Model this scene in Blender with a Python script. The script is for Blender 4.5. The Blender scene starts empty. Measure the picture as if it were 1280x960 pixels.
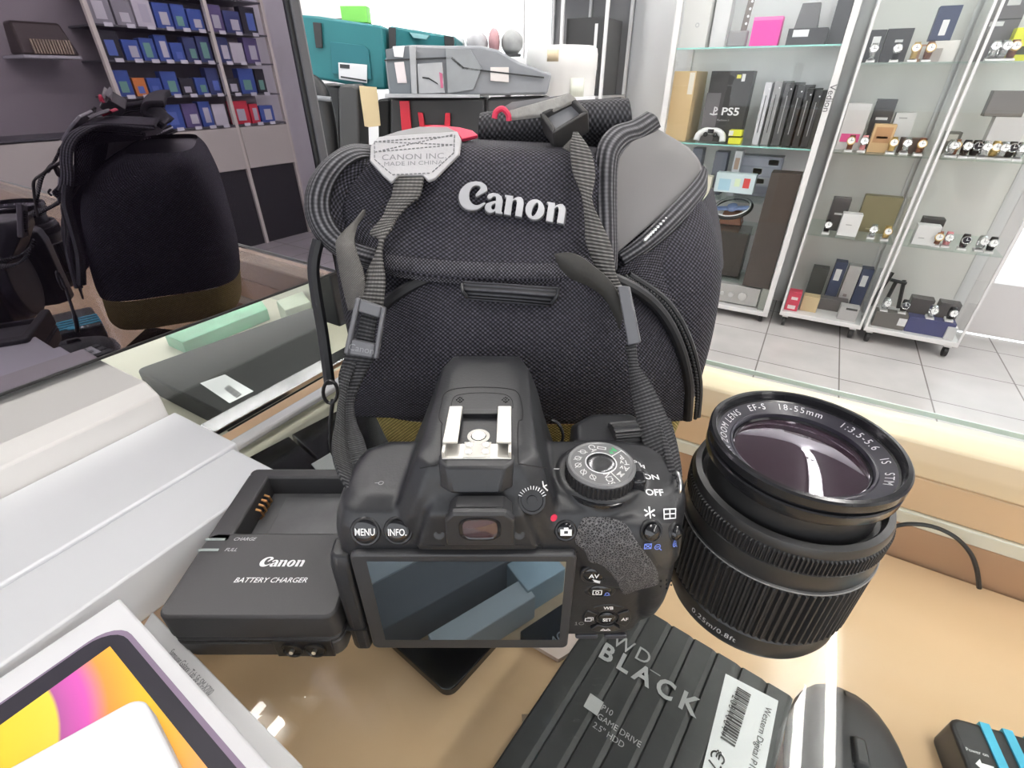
import bpy, bmesh, math, random
from mathutils import Vector, Matrix
from mathutils.bvhtree import BVHTree
random.seed(7)
sc = bpy.context.scene
COL = sc.collection
K = .001                       # every length below is in millimetres; z = 0 is the counter's glass top
# ------------------------------------------------------------------ camera
PITCH, YAW, FOC, HCAM = math.radians(32), math.radians(30), 610., 190.
cd = bpy.data.cameras.new('camera'); cam = bpy.data.objects.new('viewpoint', cd); COL.objects.link(cam)
cd.sensor_width = 36; cd.lens = FOC / 1280 * 36; cd.clip_start = .01; cd.clip_end = 60
cam.location = (0, 0, HCAM * K); cam.rotation_euler = (math.pi / 2 - PITCH, 0, YAW)
sc.camera = cam
# ------------------------------------------------------------------ world, exposure
wd = bpy.data.worlds.new('world'); sc.world = wd; wd.use_nodes = True
bg = wd.node_tree.nodes['Background']; bg.inputs[0].default_value = (.93, .96, 1, 1); bg.inputs[1].default_value = 2.0
sc.view_settings.view_transform = 'Standard'; sc.view_settings.look = 'None'
sc.view_settings.gamma = 1; sc.view_settings.use_curve_mapping = False
sc.view_settings.exposure = 0.3
sc.cycles.use_denoising = True
sc.cycles.max_bounces = 10; sc.cycles.transparent_max_bounces = 24; sc.cycles.glossy_bounces = 5
sc.cycles.caustics_reflective = False; sc.cycles.caustics_refractive = False
TUBE_POWER = 34.
# ------------------------------------------------------------------ pixel <-> place helpers
_s, _c = math.sin(PITCH), math.cos(PITCH)
def ray(x, y):
    v = (480 - y) / FOC
    return (x - 640) / FOC, _c + v * _s, -_s + v * _c
def Zp(x, y, z):                      # point at height z, frame of the photographer (right, ahead, up)
    a, f, u = ray(x, y); t = (z - HCAM) / u; return Vector((a * t, f * t, z))
def Yp(x, y, d):                      # point at distance d ahead
    a, f, u = ray(x, y); t = d / f; return Vector((a * t, d, HCAM + u * t))
CR, SR = math.cos(YAW), math.sin(YAW)
def room(p): return Vector((p[0] * CR - p[1] * SR, p[0] * SR + p[1] * CR, p[2]))
def px_of(p):                         # room point -> photo column
    a = p[0] * CR + p[1] * SR; f = -p[0] * SR + p[1] * CR
    return 640 + FOC * a / (f * _c - (p[2] - HCAM) * _s)
def Vp(x, y, v0):                     # point on the room plane v = v0
    a, f, u = ray(x, y); t = v0 / (a * SR + f * CR); return Vector(((a * CR - f * SR) * t, v0, HCAM + u * t))
def U_for(x, v, z):
    lo, hi = -4000., 5000.
    for _ in range(50):
        m = (lo + hi) / 2
        if px_of((m, v, z)) < x: lo = m
        else: hi = m
    return lo
RF = Matrix.Scale(K, 4)                                   # room frame, mm
CF = Matrix.Rotation(YAW, 4, 'Z') @ Matrix.Scale(K, 4)    # photographer's frame, mm
def LF(x, y, z, deg=0, frame=None):                       # a local frame standing at a point
    return (frame or RF) @ Matrix.Translation((x, y, z)) @ Matrix.Rotation(math.radians(deg), 4, 'Z')
# ------------------------------------------------------------------ materials
MATS = {}
def mat(name, col=(.5, .5, .5), rough=.5, metal=0, spec=.5, coat=0, noise=None, bump=None, emit=None, sheen=0):
    if name in MATS: return MATS[name]
    m = bpy.data.materials.new(name); m.use_nodes = True; nt = m.node_tree; N = nt.nodes; L = nt.links
    b = N['Principled BSDF']
    b.inputs['Base Color'].default_value = (*col, 1); b.inputs['Roughness'].default_value = rough
    b.inputs['Metallic'].default_value = metal; b.inputs['Specular IOR Level'].default_value = spec
    b.inputs['Coat Weight'].default_value = coat; b.inputs['Coat Roughness'].default_value = .06
    if sheen: b.inputs['Sheen Weight'].default_value = sheen
    if emit: b.inputs['Emission Color'].default_value = (*emit[0], 1); b.inputs['Emission Strength'].default_value = emit[1]
    tc = N.new('ShaderNodeTexCoord')
    if noise:                                             # (scale, amount): the thing's own mottling
        n = N.new('ShaderNodeTexNoise'); n.inputs['Scale'].default_value = noise[0]; n.inputs['Detail'].default_value = 6
        L.new(tc.outputs['Object'], n.inputs['Vector'])
        r = N.new('ShaderNodeMix'); r.data_type = 'RGBA'; L.new(n.outputs[0], r.inputs[0])
        k = noise[1]
        r.inputs[6].default_value = (*[c * (1 - k) for c in col], 1); r.inputs[7].default_value = (*[min(1, c * (1 + k)) for c in col], 1)
        L.new(r.outputs[2], b.inputs['Base Color'])
    if bump:                                              # (scale, strength, distance)
        n = N.new('ShaderNodeTexNoise'); n.inputs['Scale'].default_value = bump[0]; n.inputs['Detail'].default_value = 4
        L.new(tc.outputs['Object'], n.inputs['Vector'])
        q = N.new('ShaderNodeBump'); q.inputs['Strength'].default_value = bump[1]; q.inputs['Distance'].default_value = bump[2]
        L.new(n.outputs[0], q.inputs['Height']); L.new(q.outputs[0], b.inputs['Normal'])
    MATS[name] = m; return m
def _math(nt, op, a, b=None):
    n = nt.nodes.new('ShaderNodeMath'); n.operation = op
    for i, q in enumerate((a, b)):
        if q is None: continue
        if isinstance(q, (int, float)): n.inputs[i].default_value = q
        else: nt.links.new(q, n.inputs[i])
    return n.outputs[0]
def weave(name, dark, light, pu, pv, mode='dots', rough=.75, dist=.0005, sheen=.0, strength=1.):
    """cloth: UVs are in millimetres; pu, pv = pitch of the threads"""
    if name in MATS: return MATS[name]
    m = bpy.data.materials.new(name); m.use_nodes = True; nt = m.node_tree; N = nt.nodes; L = nt.links; b = N['Principled BSDF']
    uv = N.new('ShaderNodeUVMap'); s = N.new('ShaderNodeSeparateXYZ'); L.new(uv.outputs[0], s.inputs[0])
    su = _math(nt, 'SINE', _math(nt, 'MULTIPLY', s.outputs[0], 2 * math.pi / pu))
    sv = _math(nt, 'SINE', _math(nt, 'MULTIPLY', s.outputs[1], 2 * math.pi / pv))
    if mode == 'dots': h = _math(nt, 'MULTIPLY', su, sv)
    elif mode == 'ribs': h = _math(nt, 'ADD', _math(nt, 'MULTIPLY', sv, .85), _math(nt, 'MULTIPLY', su, .15))
    else: h = _math(nt, 'MAXIMUM', su, sv)
    h = _math(nt, 'MULTIPLY', _math(nt, 'ADD', h, 1), .5)
    n = N.new('ShaderNodeTexNoise'); n.inputs['Scale'].default_value = .35; n.inputs['Detail'].default_value = 5
    L.new(uv.outputs[0], n.inputs['Vector'])
    hh = _math(nt, 'MULTIPLY', _math(nt, 'POWER', h, 2.0), _math(nt, 'ADD', _math(nt, 'MULTIPLY', n.outputs[0], 1.2), .3))
    r = N.new('ShaderNodeMix'); r.data_type = 'RGBA'; L.new(hh, r.inputs[0])
    r.inputs[6].default_value = (*dark, 1); r.inputs[7].default_value = (*light, 1)
    L.new(r.outputs[2], b.inputs['Base Color']); b.inputs['Roughness'].default_value = rough
    b.inputs['Specular IOR Level'].default_value = .35; b.inputs['Sheen Weight'].default_value = sheen
    q = N.new('ShaderNodeBump'); q.inputs['Strength'].default_value = strength; q.inputs['Distance'].default_value = dist
    L.new(h, q.inputs['Height']); L.new(q.outputs[0], b.inputs['Normal'])
    MATS[name] = m; return m
def glass(name, tint=(.95, .98, .97), refl=1.0, rough=.0, ior=1.5):
    if name in MATS: return MATS[name]
    m = bpy.data.materials.new(name); m.use_nodes = True; nt = m.node_tree; N = nt.nodes; L = nt.links
    N.remove(N['Principled BSDF']); out = N['Material Output']
    t = N.new('ShaderNodeBsdfTransparent'); t.inputs[0].default_value = (*tint, 1)
    g = N.new('ShaderNodeBsdfGlossy'); g.inputs[0].default_value = (1, 1, 1, 1); g.inputs['Roughness'].default_value = rough
    lw = N.new('ShaderNodeLayerWeight'); lw.inputs[0].default_value = .5; f = _math(nt, 'ADD', _math(nt, 'MULTIPLY', _math(nt, 'POWER', lw.outputs['Facing'], 5), .96), .04)
    x = N.new('ShaderNodeMixShader'); L.new(_math(nt, 'MULTIPLY', f, refl), x.inputs[0])
    L.new(t.outputs[0], x.inputs[1]); L.new(g.outputs[0], x.inputs[2]); L.new(x.outputs[0], out.inputs[0])
    MATS[name] = m; return m
def mirrorish(name, base, refl, tint=(1, 1, 1), rough=.01):
    if name in MATS: return MATS[name]
    m = bpy.data.materials.new(name); m.use_nodes = True; nt = m.node_tree; N = nt.nodes; L = nt.links
    N.remove(N['Principled BSDF']); out = N['Material Output']
    t = N.new('ShaderNodeBsdfDiffuse'); t.inputs[0].default_value = (*base, 1)
    g = N.new('ShaderNodeBsdfGlossy'); g.inputs[0].default_value = (*tint, 1); g.inputs['Roughness'].default_value = rough
    x = N.new('ShaderNodeMixShader'); x.inputs[0].default_value = refl
    L.new(t.outputs[0], x.inputs[1]); L.new(g.outputs[0], x.inputs[2]); L.new(x.outputs[0], out.inputs[0])
    MATS[name] = m; return m
def wood(name, c1, c2, scale=3, rot=0, rough=.45):
    if name in MATS: return MATS[name]
    m = mat(name, c1, rough); nt = m.node_tree; N = nt.nodes; L = nt.links; b = N['Principled BSDF']
    tc = N.new('ShaderNodeTexCoord'); mp = N.new('ShaderNodeMapping'); mp.inputs['Scale'].default_value = (1.2, 9, 9); mp.inputs['Rotation'].default_value = (0, 0, rot)
    L.new(tc.outputs['Object'], mp.inputs[0])
    n = N.new('ShaderNodeTexNoise'); n.inputs['Scale'].default_value = scale; n.inputs['Detail'].default_value = 8; n.inputs['Distortion'].default_value = 1.2
    L.new(mp.outputs[0], n.inputs['Vector']); r = N.new('ShaderNodeMix'); r.data_type = 'RGBA'; L.new(n.outputs[0], r.inputs[0])
    r.inputs[6].default_value = (*c1, 1); r.inputs[7].default_value = (*c2, 1); L.new(r.outputs[2], b.inputs['Base Color'])
    return m
# ------------------------------------------------------------------ objects, parents, tags
WM = {}
def tag(o, label=None, cat=None, group=None, kind=None):
    if label: o['label'] = label
    if cat: o['category'] = cat
    if group: o['group'] = group
    if kind: o['kind'] = kind
    return o
def thing(name, label, cat, frame, group=None):
    o = bpy.data.objects.new(name, None); COL.objects.link(o); o.empty_display_size = .02
    M = frame.copy(); loc, rot, sca = M.decompose()
    W = Matrix.Translation(loc) @ rot.to_matrix().to_4x4(); o.matrix_world = W; WM[o.name] = W
    return tag(o, label, cat, group)
def link_mesh(name, me, W, parent=None):
    o = bpy.data.objects.new(name, me); COL.objects.link(o)
    if parent is not None:
        o.parent = parent; o.matrix_parent_inverse = Matrix(); P = WM[parent.name]
        o.matrix_basis = P.inverted() @ W
    else: o.matrix_basis = W
    WM[o.name] = W
    return o
def spl(pts, n, closed=False):
    """Catmull-Rom through points (tuples of any length), n steps per span"""
    P = [Vector(p) for p in pts]; out = []; m = len(P)
    rng = range(m if closed else m - 1)
    for i in rng:
        if closed: a, b, c, d = P[(i - 1) % m], P[i], P[(i + 1) % m], P[(i + 2) % m]
        else: a, b, c, d = P[max(i - 1, 0)], P[i], P[i + 1], P[min(i + 2, m - 1)]
        for k in range(n):
            t = k / n
            out.append(.5 * ((2 * b) + (c - a) * t + (2 * a - 5 * b + 4 * c - d) * t * t + (3 * b - a - 3 * c + d) * t ** 3))
    if not closed: out.append(P[-1].copy())
    return out
class MB:
    def __init__(s, frame=RF): s.V = []; s.Fc = []; s.UV = {}; s.T = Matrix(); s.frame = frame; s.mi = 0; s.MI = []
    def add(s, vs, fs, uvs=None):
        o = len(s.V); s.V += [s.T @ Vector(v) for v in vs]
        for i, f in enumerate(fs):
            if uvs: s.UV[len(s.Fc)] = [uvs[k] for k in f]
            s.Fc.append([k + o for k in f]); s.MI.append(s.mi)
        return s
    def box(s, x0, x1, y0, y1, z0, z1):
        return s.add([(x, y, z) for z in (z0, z1) for y in (y0, y1) for x in (x0, x1)],
                     [(0, 2, 3, 1), (4, 5, 7, 6), (0, 1, 5, 4), (2, 6, 7, 3), (0, 4, 6, 2), (1, 3, 7, 5)])
    def loft(s, secs, cap=True):            # list of rings of equal length
        n = len(secs[0]); vs = [p for r in secs for p in r]; fs = []
        for i in range(len(secs) - 1):
            for k in range(n): fs.append((i * n + k, i * n + (k + 1) % n, (i + 1) * n + (k + 1) % n, (i + 1) * n + k))
        if cap: fs.append(tuple(range(n))[::-1]); fs.append(tuple((len(secs) - 1) * n + k for k in range(n)))
        return s.add(vs, fs)
    def prism(s, poly, z0, z1):
        return s.loft([[(x, y, z0) for x, y in poly], [(x, y, z1) for x, y in poly]])
    def rbox(s, x0, x1, y0, y1, z0, z1, r=3, n=5):   # rounded-corner plan
        return s.prism(rrect(x0, x1, y0, y1, r, n), z0, z1)
    def cyl(s, p0, p1, r0, r1=None, n=20):
        r1 = r0 if r1 is None else r1; p0, p1 = Vector(p0), Vector(p1); d = (p1 - p0).normalized()
        a = d.orthogonal().normalized(); b = d.cross(a)
        R = [[p + (a * math.cos(2 * math.pi * k / n) + b * math.sin(2 * math.pi * k / n)) * r for k in range(n)] for p, r in ((p0, r0), (p1, r1))]
        return s.loft(R)
    def lathe(s, prof, c=(0, 0, 0), n=48, M=None):    # (radius, height) pairs about local z
        M = M or Matrix(); vs = []; fs = []; m = len(prof)
        for r, z in prof:
            for k in range(n): vs.append(M @ Vector((c[0] + r * math.cos(2 * math.pi * k / n), c[1] + r * math.sin(2 * math.pi * k / n), c[2] + z)))
        for i in range(m - 1):
            for k in range(n): fs.append((i * n + k, i * n + (k + 1) % n, (i + 1) * n + (k + 1) % n, (i + 1) * n + k))
        return s.add(vs, fs)
    def tube(s, pts, r, n=10, closed=False):
        P = [Vector(p) for p in pts]; m = len(P); rings = []; a = None
        for i in range(m):
            d = (P[(i + 1) % m] - P[i - 1]) if closed else (P[min(i + 1, m - 1)] - P[max(i - 1, 0)])
            d.normalize()
            if a is None: a = d.orthogonal().normalized()
            a = (a - d * a.dot(d)).normalized(); b = d.cross(a); rr = r[i] if isinstance(r, (list, tuple)) else r
            rings.append([P[i] + (a * math.cos(2 * math.pi * k / n) + b * math.sin(2 * math.pi * k / n)) * rr for k in range(n)])
        if closed: rings.append(rings[0]); return s.loft(rings, cap=False)
        return s.loft(rings)
    def grid(s, rows, uvscale=1.):            # rows of points, UVs measured in mm along the surface
        m, n = len(rows), len(rows[0]); vs = []; uv = []
        mid = m // 2; us = [0]
        for j in range(1, n): us.append(us[-1] + (Vector(rows[mid][j]) - Vector(rows[mid][j - 1])).length)
        vv = [0]
        for i in range(1, m): vv.append(vv[-1] + (Vector(rows[i][n // 2]) - Vector(rows[i - 1][n // 2])).length)
        for i in range(m):
            for j in range(n): vs.append(Vector(rows[i][j])); uv.append((us[j] * uvscale, vv[i] * uvscale))
        fs = [(i * n + j, i * n + j + 1, (i + 1) * n + j + 1, (i + 1) * n + j) for i in range(m - 1) for j in range(n - 1)]
        return s.add(vs, fs, uv)
    def ball(s, c, r, n=14):
        rr = r if isinstance(r, (tuple, list)) else (r, r, r)
        return s.loft([[(c[0] + rr[0] * math.sin(a) * math.cos(b), c[1] + rr[1] * math.sin(a) * math.sin(b), c[2] + rr[2] * math.cos(a))
                        for b in [2 * math.pi * k / n for k in range(n)]] for a in [max(.02, min(math.pi - .02, math.pi * i / 10)) for i in range(11)]])
    def build(s, name, m, parent=None, smooth=30, bevel=0, seg=2, solid=0, off=0, sub=0, origin=None, **tags):
        me = bpy.data.meshes.new(name)
        W0 = s.frame
        loc, rot, sca = W0.decompose(); R = rot.to_matrix().to_4x4()
        if origin is None:
            xs = [v.x for v in s.V]; ys = [v.y for v in s.V]; zs = [v.z for v in s.V]
            origin = Vector(((min(xs) + max(xs)) / 2, (min(ys) + max(ys)) / 2, min(zs)))
        o3 = W0 @ Vector(origin); W = Matrix.Translation(o3) @ R; Wi = W.inverted()
        me.from_pydata([Wi @ (W0 @ v) for v in s.V], [], s.Fc)
        if s.UV:
            ul = me.uv_layers.new(name='UVMap'); i = 0
            for fi, f in enumerate(s.Fc):
                for k in range(len(f)):
                    if fi in s.UV: ul.data[i].uv = s.UV[fi][k]
                    i += 1
        for q in (m if isinstance(m, (list, tuple)) else [m]): me.materials.append(q)
        if len(me.materials) > 1:
            for p, k in zip(me.polygons, s.MI): p.material_index = k
        bm = bmesh.new(); bm.from_mesh(me)
        if not s.UV: bmesh.ops.recalc_face_normals(bm, faces=bm.faces)
        bm.to_mesh(me); bm.free()
        if smooth:
            for p in me.polygons: p.use_smooth = True
            me.set_sharp_from_angle(angle=math.radians(smooth))
        o = link_mesh(name, me, W, parent)
        if solid:
            q = o.modifiers.new('solid', 'SOLIDIFY'); q.thickness = solid * K; q.offset = off
        if bevel:
            q = o.modifiers.new('bevel', 'BEVEL'); q.width = bevel * K; q.segments = seg; q.limit_method = 'ANGLE'; q.angle_limit = math.radians(35)
        if sub:
            q = o.modifiers.new('sub', 'SUBSURF'); q.levels = sub; q.render_levels = sub
        return tag(o, **tags) if tags else o
def rrect(x0, x1, y0, y1, r, n=5):
    out = []
    for cx, cy, a0 in ((x1 - r, y1 - r, 0), (x0 + r, y1 - r, 90), (x0 + r, y0 + r, 180), (x1 - r, y0 + r, 270)):
        for k in range(n + 1):
            a = math.radians(a0 + 90 * k / n); out.append((cx + r * math.cos(a), cy + r * math.sin(a)))
    return out
def copy_tree(o, W, **tags):                              # a thing with copies of its parts and sub-parts
    c = o.copy(); COL.objects.link(c); c.matrix_world = W; WM[c.name] = W
    def kids(src, dst):
        for ch in [q for q in list(COL.objects) if q.parent == src]:
            d = ch.copy(); COL.objects.link(d); d.parent = dst; kids(ch, d)
    kids(o, c); tag(c, **tags); return c
# ------------------------------------------------------------------ writing and marks
def _curve_mesh(cu):
    o = bpy.data.objects.new('tmp', cu); COL.objects.link(o); dg = bpy.context.evaluated_depsgraph_get()
    me = bpy.data.meshes.new_from_object(o.evaluated_get(dg)); bpy.data.objects.remove(o)
    vs = [v.co.copy() for v in me.vertices]; fs = [tuple(p.vertices) for p in me.polygons]; bpy.data.meshes.remove(me)
    return vs, fs
def text_geo(s, size=1., align='CENTER', shear=0, bold=0, space=1., sx=1.):
    cu = bpy.data.curves.new('t', 'FONT'); cu.body = s; cu.size = size; cu.align_x = align; cu.align_y = 'CENTER'
    cu.shear = shear; cu.offset = bold * size; cu.space_character = space; cu.resolution_u = 3; cu.fill_mode = 'FRONT'
    vs, fs = _curve_mesh(cu); return [Vector((v.x * sx, v.y, 0)) for v in vs], fs
def poly_geo(loops, ext=0):
    cu = bpy.data.curves.new('p', 'CURVE'); cu.dimensions = '2D'; cu.fill_mode = 'BOTH'; cu.extrude = ext
    for lp in loops:
        sp = cu.splines.new('POLY'); sp.points.add(len(lp) - 1)
        for q, p in zip(sp.points, lp): q.co = (p[0], p[1], 0, 1)
        sp.use_cyclic_u = True
    return _curve_mesh(cu)
def _sm(pts, n=4): return [(p.x, p.y) for p in spl(pts, n, True)]
def logo_loops():
    C = _sm([(.97, .74), (.93, .90), (.75, 1.0), (.50, 1.0), (.22, .88), (.03, .62), (.02, .33), (.18, .08), (.45, -.02), (.75, .05), (.98, .27), (.92, .30), (.74, .19), (.55, .20), (.40, .36), (.36, .58), (.44, .80), (.60, .88), (.74, .80), (.60, .56), (.66, .50), (.82, .62)], 4)
    a = [(.24, -.02), (.34, .02), (.40, .09), (.41, 0), (.66, 0), (.66, .05), (.61, .08), (.61, .46), (.55, .60), (.40, .69), (.22, .69), (.08, .63), (.03, .53), (.08, .46), (.17, .47), (.24, .56), (.33, .58), (.37, .52), (.37, .43), (.20, .37), (.05, .28), (0, .15), (.05, .04), (.14, -.01)]
    ah = _sm([(.37, .33), (.28, .29), (.23, .20), (.27, .11), (.34, .11), (.37, .17)], 3)
    n = [(0, 0), (.24, 0), (.24, .50), (.31, .57), (.38, .55), (.40, .47), (.40, 0), (.64, 0), (.64, .50), (.60, .62), (.51, .69), (.40, .68), (.30, .62), (.24, .56), (.23, .68), (-.06, .68), (-.06, .62), (0, .60)]
    o = [(.33 + .34 * math.cos(t), .335 + .36 * math.sin(t)) for t in [k * math.pi / 14 for k in range(28)]]
    oh = [(.33 + .095 * math.cos(t) + .05 * math.sin(t), .335 + .25 * math.sin(t)) for t in [k * math.pi / 10 for k in range(20)]]
    L = []; x = 0
    for lps, adv in (([C], .98), ([a, ah], .72), ([n], .74), ([o, oh], .78), ([n], .64)):
        L.append([[(p[0] + x, p[1]) for p in lp] for lp in lps]); x += adv
    return L, x
def plane_map(o, xd, yd, lift=.15):
    o, xd, yd = Vector(o), Vector(xd).normalized(), Vector(yd).normalized(); nn = xd.cross(yd).normalized()
    return lambda v: o + xd * v.x + yd * v.y + nn * (lift + v.z)
def put(mb, geo, fn):
    vs, fs = geo; mb.T = Matrix(); mb.add([fn(v) for v in vs], fs); return mb
def logo_geo(w, ext=0, shear=0):
    L, x = logo_loops(); V = []; Fs = []; k = w / x
    for lps in L:
        vs, fs = poly_geo(lps, 0); o = len(V)
        V += [Vector(((v.x - x / 2 + shear * v.y) * k, (v.y - .4) * k, 0)) for v in vs]; Fs += [tuple(i + o for i in f) for f in fs]
    if ext:
        n = len(V); edges = {}
        for f in Fs:
            for i in range(len(f)): e = (f[i], f[(i + 1) % len(f)]); edges[e] = 1
        side = [(a, b, b + n, a + n) for a, b in edges if (b, a) not in edges]
        F2 = [tuple(i + n for i in f) for f in Fs] + [f[::-1] for f in Fs] + side
        V = V + [v + Vector((0, 0, ext)) for v in V]; Fs = F2
    return V, Fs
# ================================================================== palette
PLA = mat('camera_plastic', (.014, .0145, .017), .42, spec=.5, bump=(900, .25, .0002))
PLD = mat('dark_plastic', (.012, .012, .014), .38, spec=.5)
GLB = mat('gloss_black', (.010, .010, .012), .12, spec=.6)
RUB = mat('rubber_black', (.016, .016, .018), .6, spec=.35)
WHT = mat('white_print', (.85, .85, .86), .5)
GRY = mat('grey_print', (.45, .45, .46), .5)
BLU = mat('blue_print', (.16, .25, .75), .5)
GRN = mat('green_print', (.03, .45, .14), .5)
RED = mat('red_paint', (.55, .015, .06), .35)
SIL = mat('silver_metal', (.80, .80, .80), .28, metal=1)
SHOE = mat('shoe_metal', (.66, .64, .59), .32, metal=.6, noise=(200, .12))
PAPER = mat('white_card', (.80, .805, .83), .38, spec=.5)
PAPERG = mat('pale_card', (.60, .60, .62), .7, spec=.2)
GLASS = glass('clear_glass', (.965, .98, .97), .5)
GLASSE = mat('glass_edge', (.62, .74, .68), .2, spec=.6)
ALU = mat('aluminium', (.78, .78, .80), .3, metal=.9)
TAN = wood('tan_wood', (.70, .47, .28), (.78, .56, .37), 2.2, rough=.16)
CREAM = wood('cream_wood', (.80, .62, .40), (.86, .70, .50), 2.0)
BROWN = wood('brown_wood', (.42, .24, .14), (.50, .31, .19), 2.5)
BLK = mat('black_satin', (.012, .012, .013), .3)
NYL = weave('nylon_weave', (.0025, .0025, .004), (.095, .088, .118), 2.4, 2.0, 'dots', dist=.0006)
NYLY = weave('khaki_weave', (.14, .11, .025), (.72, .58, .22), 2.0, 1.6, 'dots', dist=.0005)
WEB = weave('webbing', (.010, .010, .012), (.095, .095, .10), 1.6, 1.7, 'ribs', dist=.0006)
WEBG = weave('webbing_worn', (.04, .038, .037), (.24, .23, .22), 1.6, 1.7, 'ribs', dist=.0006)
WEBB = weave('webbing_back', (.085, .08, .075), (.19, .18, .17), .9, .9, 'dots', dist=.0002)
RIM = weave('binding_ribbed', (.012, .012, .015), (.14, .135, .15), 40, 2.1, 'ribs', dist=.0005)
LIN = mat('grey_lining', (.135, .13, .13), .8, bump=(1500, .3, .0003), sheen=.2)
LEA = mat('grey_leather', (.42, .41, .42), .65, noise=(60, .15), bump=(500, .5, .0004))
# ================================================================== display counter and its glass
V0, V1 = -420., 372.            # towards the photographer .. far edge
US = -268.                      # where the two counter units meet
dc = thing('display_counter', 'glass topped display counter with tan wooden shelf under the camera and lens', 'counter', LF(650, -24, -930))
MB().box(US, 1600, V0, V1, -8, 0).build('glass_top', GLASS, dc, smooth=0)
MB().box(US, 1600, V1 + .3, V1 + 1.3, -3.5, 0).build('glass_edge', GLASSE, dc, smooth=0, label='greenish polished edge of the glass top')
MB().box(US, 1600, V0, V1 - 12, -138, -120).build('shelf', TAN, dc, bevel=1)
MB().box(US + 2, 1600, V1 - 8, V1 - 2, -18, -8.2).build('front_pane', GLASS, dc, smooth=0)
q = MB(); q.box(US + 2, 1600, V1 - 10, V1 + 26, -46, -18); q.build('sill', CREAM, dc, bevel=2)
MB().box(US + 2, 1600, V1 - 9, V1 + 14, -76, -46.2).build('front_rail', TAN, dc, bevel=1.5)
MB().box(US + 2, 1600, V1 - 11, V1 - 4, -88, -76.2).build('pane_channel', mat('pale_channel', (.75, .72, .62), .3), dc, bevel=1)
MB().box(US + 2, 1600, V1 - 10, V1 + 10, -905, -88.2).build('front_panel', BROWN, dc, bevel=1)
MB().box(US + 2, 1600, V0, V0 + 18, -905, -138.2).build('back_panel', CREAM, dc)
MB().box(US + 2, 1600, V0 + 20, V1 - 14, -930, -905.2).build('plinth', BROWN, dc)
MB().box(-264, -255, V0, V1 + 6, .2, 5).build('joint_rail', mat('rail_white', (.78, .78, .80), .25), dc, bevel=1.5, label='bright aluminium joint strip')
lc = thing('display_counter', 'second glass counter unit under the black screen, left of the aluminium joint', 'counter', LF(-750, -24, -930))
MB().box(-1300, US - 2.5, V0, V1, -8, 0).build('glass_top', GLASS, lc, smooth=0)
MB().box(-1300, US - 2.5, V0, V1 - 14, -62, -50).build('shelf', mat('beige_shelf', (.55, .52, .42), .5), lc)
MB().box(-1300, US - 2.5, V1 - 12, V1 + 6, -905, -8.2).build('front_panel', mat('beige_panel', (.62, .60, .50), .5), lc)
MB().box(-1300, US - 2.5, V0, V0 + 12, -905, -62.2).build('back_panel', CREAM, lc)
MB().box(-1300, US - 2.5, V0 + 20, V1 - 14, -930, -905.2).build('plinth', BROWN, lc)
MB().box(-292, -275, V0, V1 - 14, -12, -8.2).build('frame_strip', mat('peach_wood', (.80, .50, .32), .35), lc, bevel=1, label='peach coloured wooden edge strip')
MB().box(-316, -300, V0, V1 - 14, -13, -8.2).build('frame_strip', mat('chrome_strip', (.55, .53, .56), .15, metal=1), lc, bevel=1, label='chrome edge strip')
# ------------------------------------------------------------------ things in the counter
def rough_box(name, label, cat, pts4, z0, z1, m, parent=None, bevel=.8, **k):   # box from its four top corners seen in the photo
    P = [tuple(Zp(x, y, z1)) for x, y in pts4]
    b = MB(CF); b.loft([[(p[0], p[1], z0) for p in P], [(p[0], p[1], z1) for p in P]])
    return b.build(name, m, parent, bevel=bevel, **({} if parent else dict(label=label, cat=cat)), **k)
# black laptop with price sticker, in the left unit
LB = mat('laptop_black', (.010, .010, .010), .6, spec=.15)
zt = -30
lp = thing('laptop', 'black laptop with a white price sticker under the left glass', 'laptop', LF(*room(Zp(320, 470, -50)), 0))
A, B, C_, D = [room(Zp(*p, zt)) for p in ((168, 462), (392, 383), (413, 452), (285, 520))]
b = MB(); poly = [A, B, C_, D]; cen = sum((Vector(p) for p in poly), Vector()) / 4
ring = []
for i in range(4):
    p, a, c = poly[i], poly[i - 1], poly[(i + 1) % 4]
    for t in range(5):
        w = t / 4; u1 = p + (a - p).normalized() * 9; u2 = p + (c - p).normalized() * 9
        ring.append((u1 * (1 - w) ** 2 + p * 2 * w * (1 - w) + u2 * w * w))
b.loft([[(p.x, p.y, -49.8) for p in ring], [(p.x, p.y, zt) for p in ring]]); b.build('lid', LB, lp, bevel=1.5)
b = MB(CF); P = [Zp(*p, zt + .3) for p in ((250, 479), (281, 468), (317, 489), (287, 504))]; b.add(P, [(0, 3, 2, 1)]); stk = b.build('price_sticker', PAPER, lp, smooth=0)
o = Zp(293, 487, zt); xd = Zp(317, 489, zt) - Zp(281, 468, zt); yd = Zp(250, 479, zt) - Zp(287, 504, zt)
g = MB(CF)
a0, a1, b0, b1 = (286, 481), (303, 493), (280, 486), (296, 498)
lerp2 = lambda p, q, t: (p[0] + (q[0] - p[0]) * t, p[1] + (q[1] - p[1]) * t)
for i in range(11):
    t0 = i / 11; t1 = t0 + (.055 if i % 3 else .035)
    g.add([Zp(*lerp2(a0, a1, t0), zt + .6), Zp(*lerp2(a0, a1, t1), zt + .6), Zp(*lerp2(b0, b1, t1), zt + .6), Zp(*lerp2(b0, b1, t0), zt + .6)], [(0, 3, 2, 1)])
g.build('barcode', BLK, stk, smooth=0)
rough_box('circuit_board', 'green circuit board tray lying behind the black laptop', 'tray', ((205, 418), (326, 374), (334, 386), (228, 428)), -49.8, -36, mat('board_green', (.10, .36, .20), .35, noise=(30, .6)))
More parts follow.
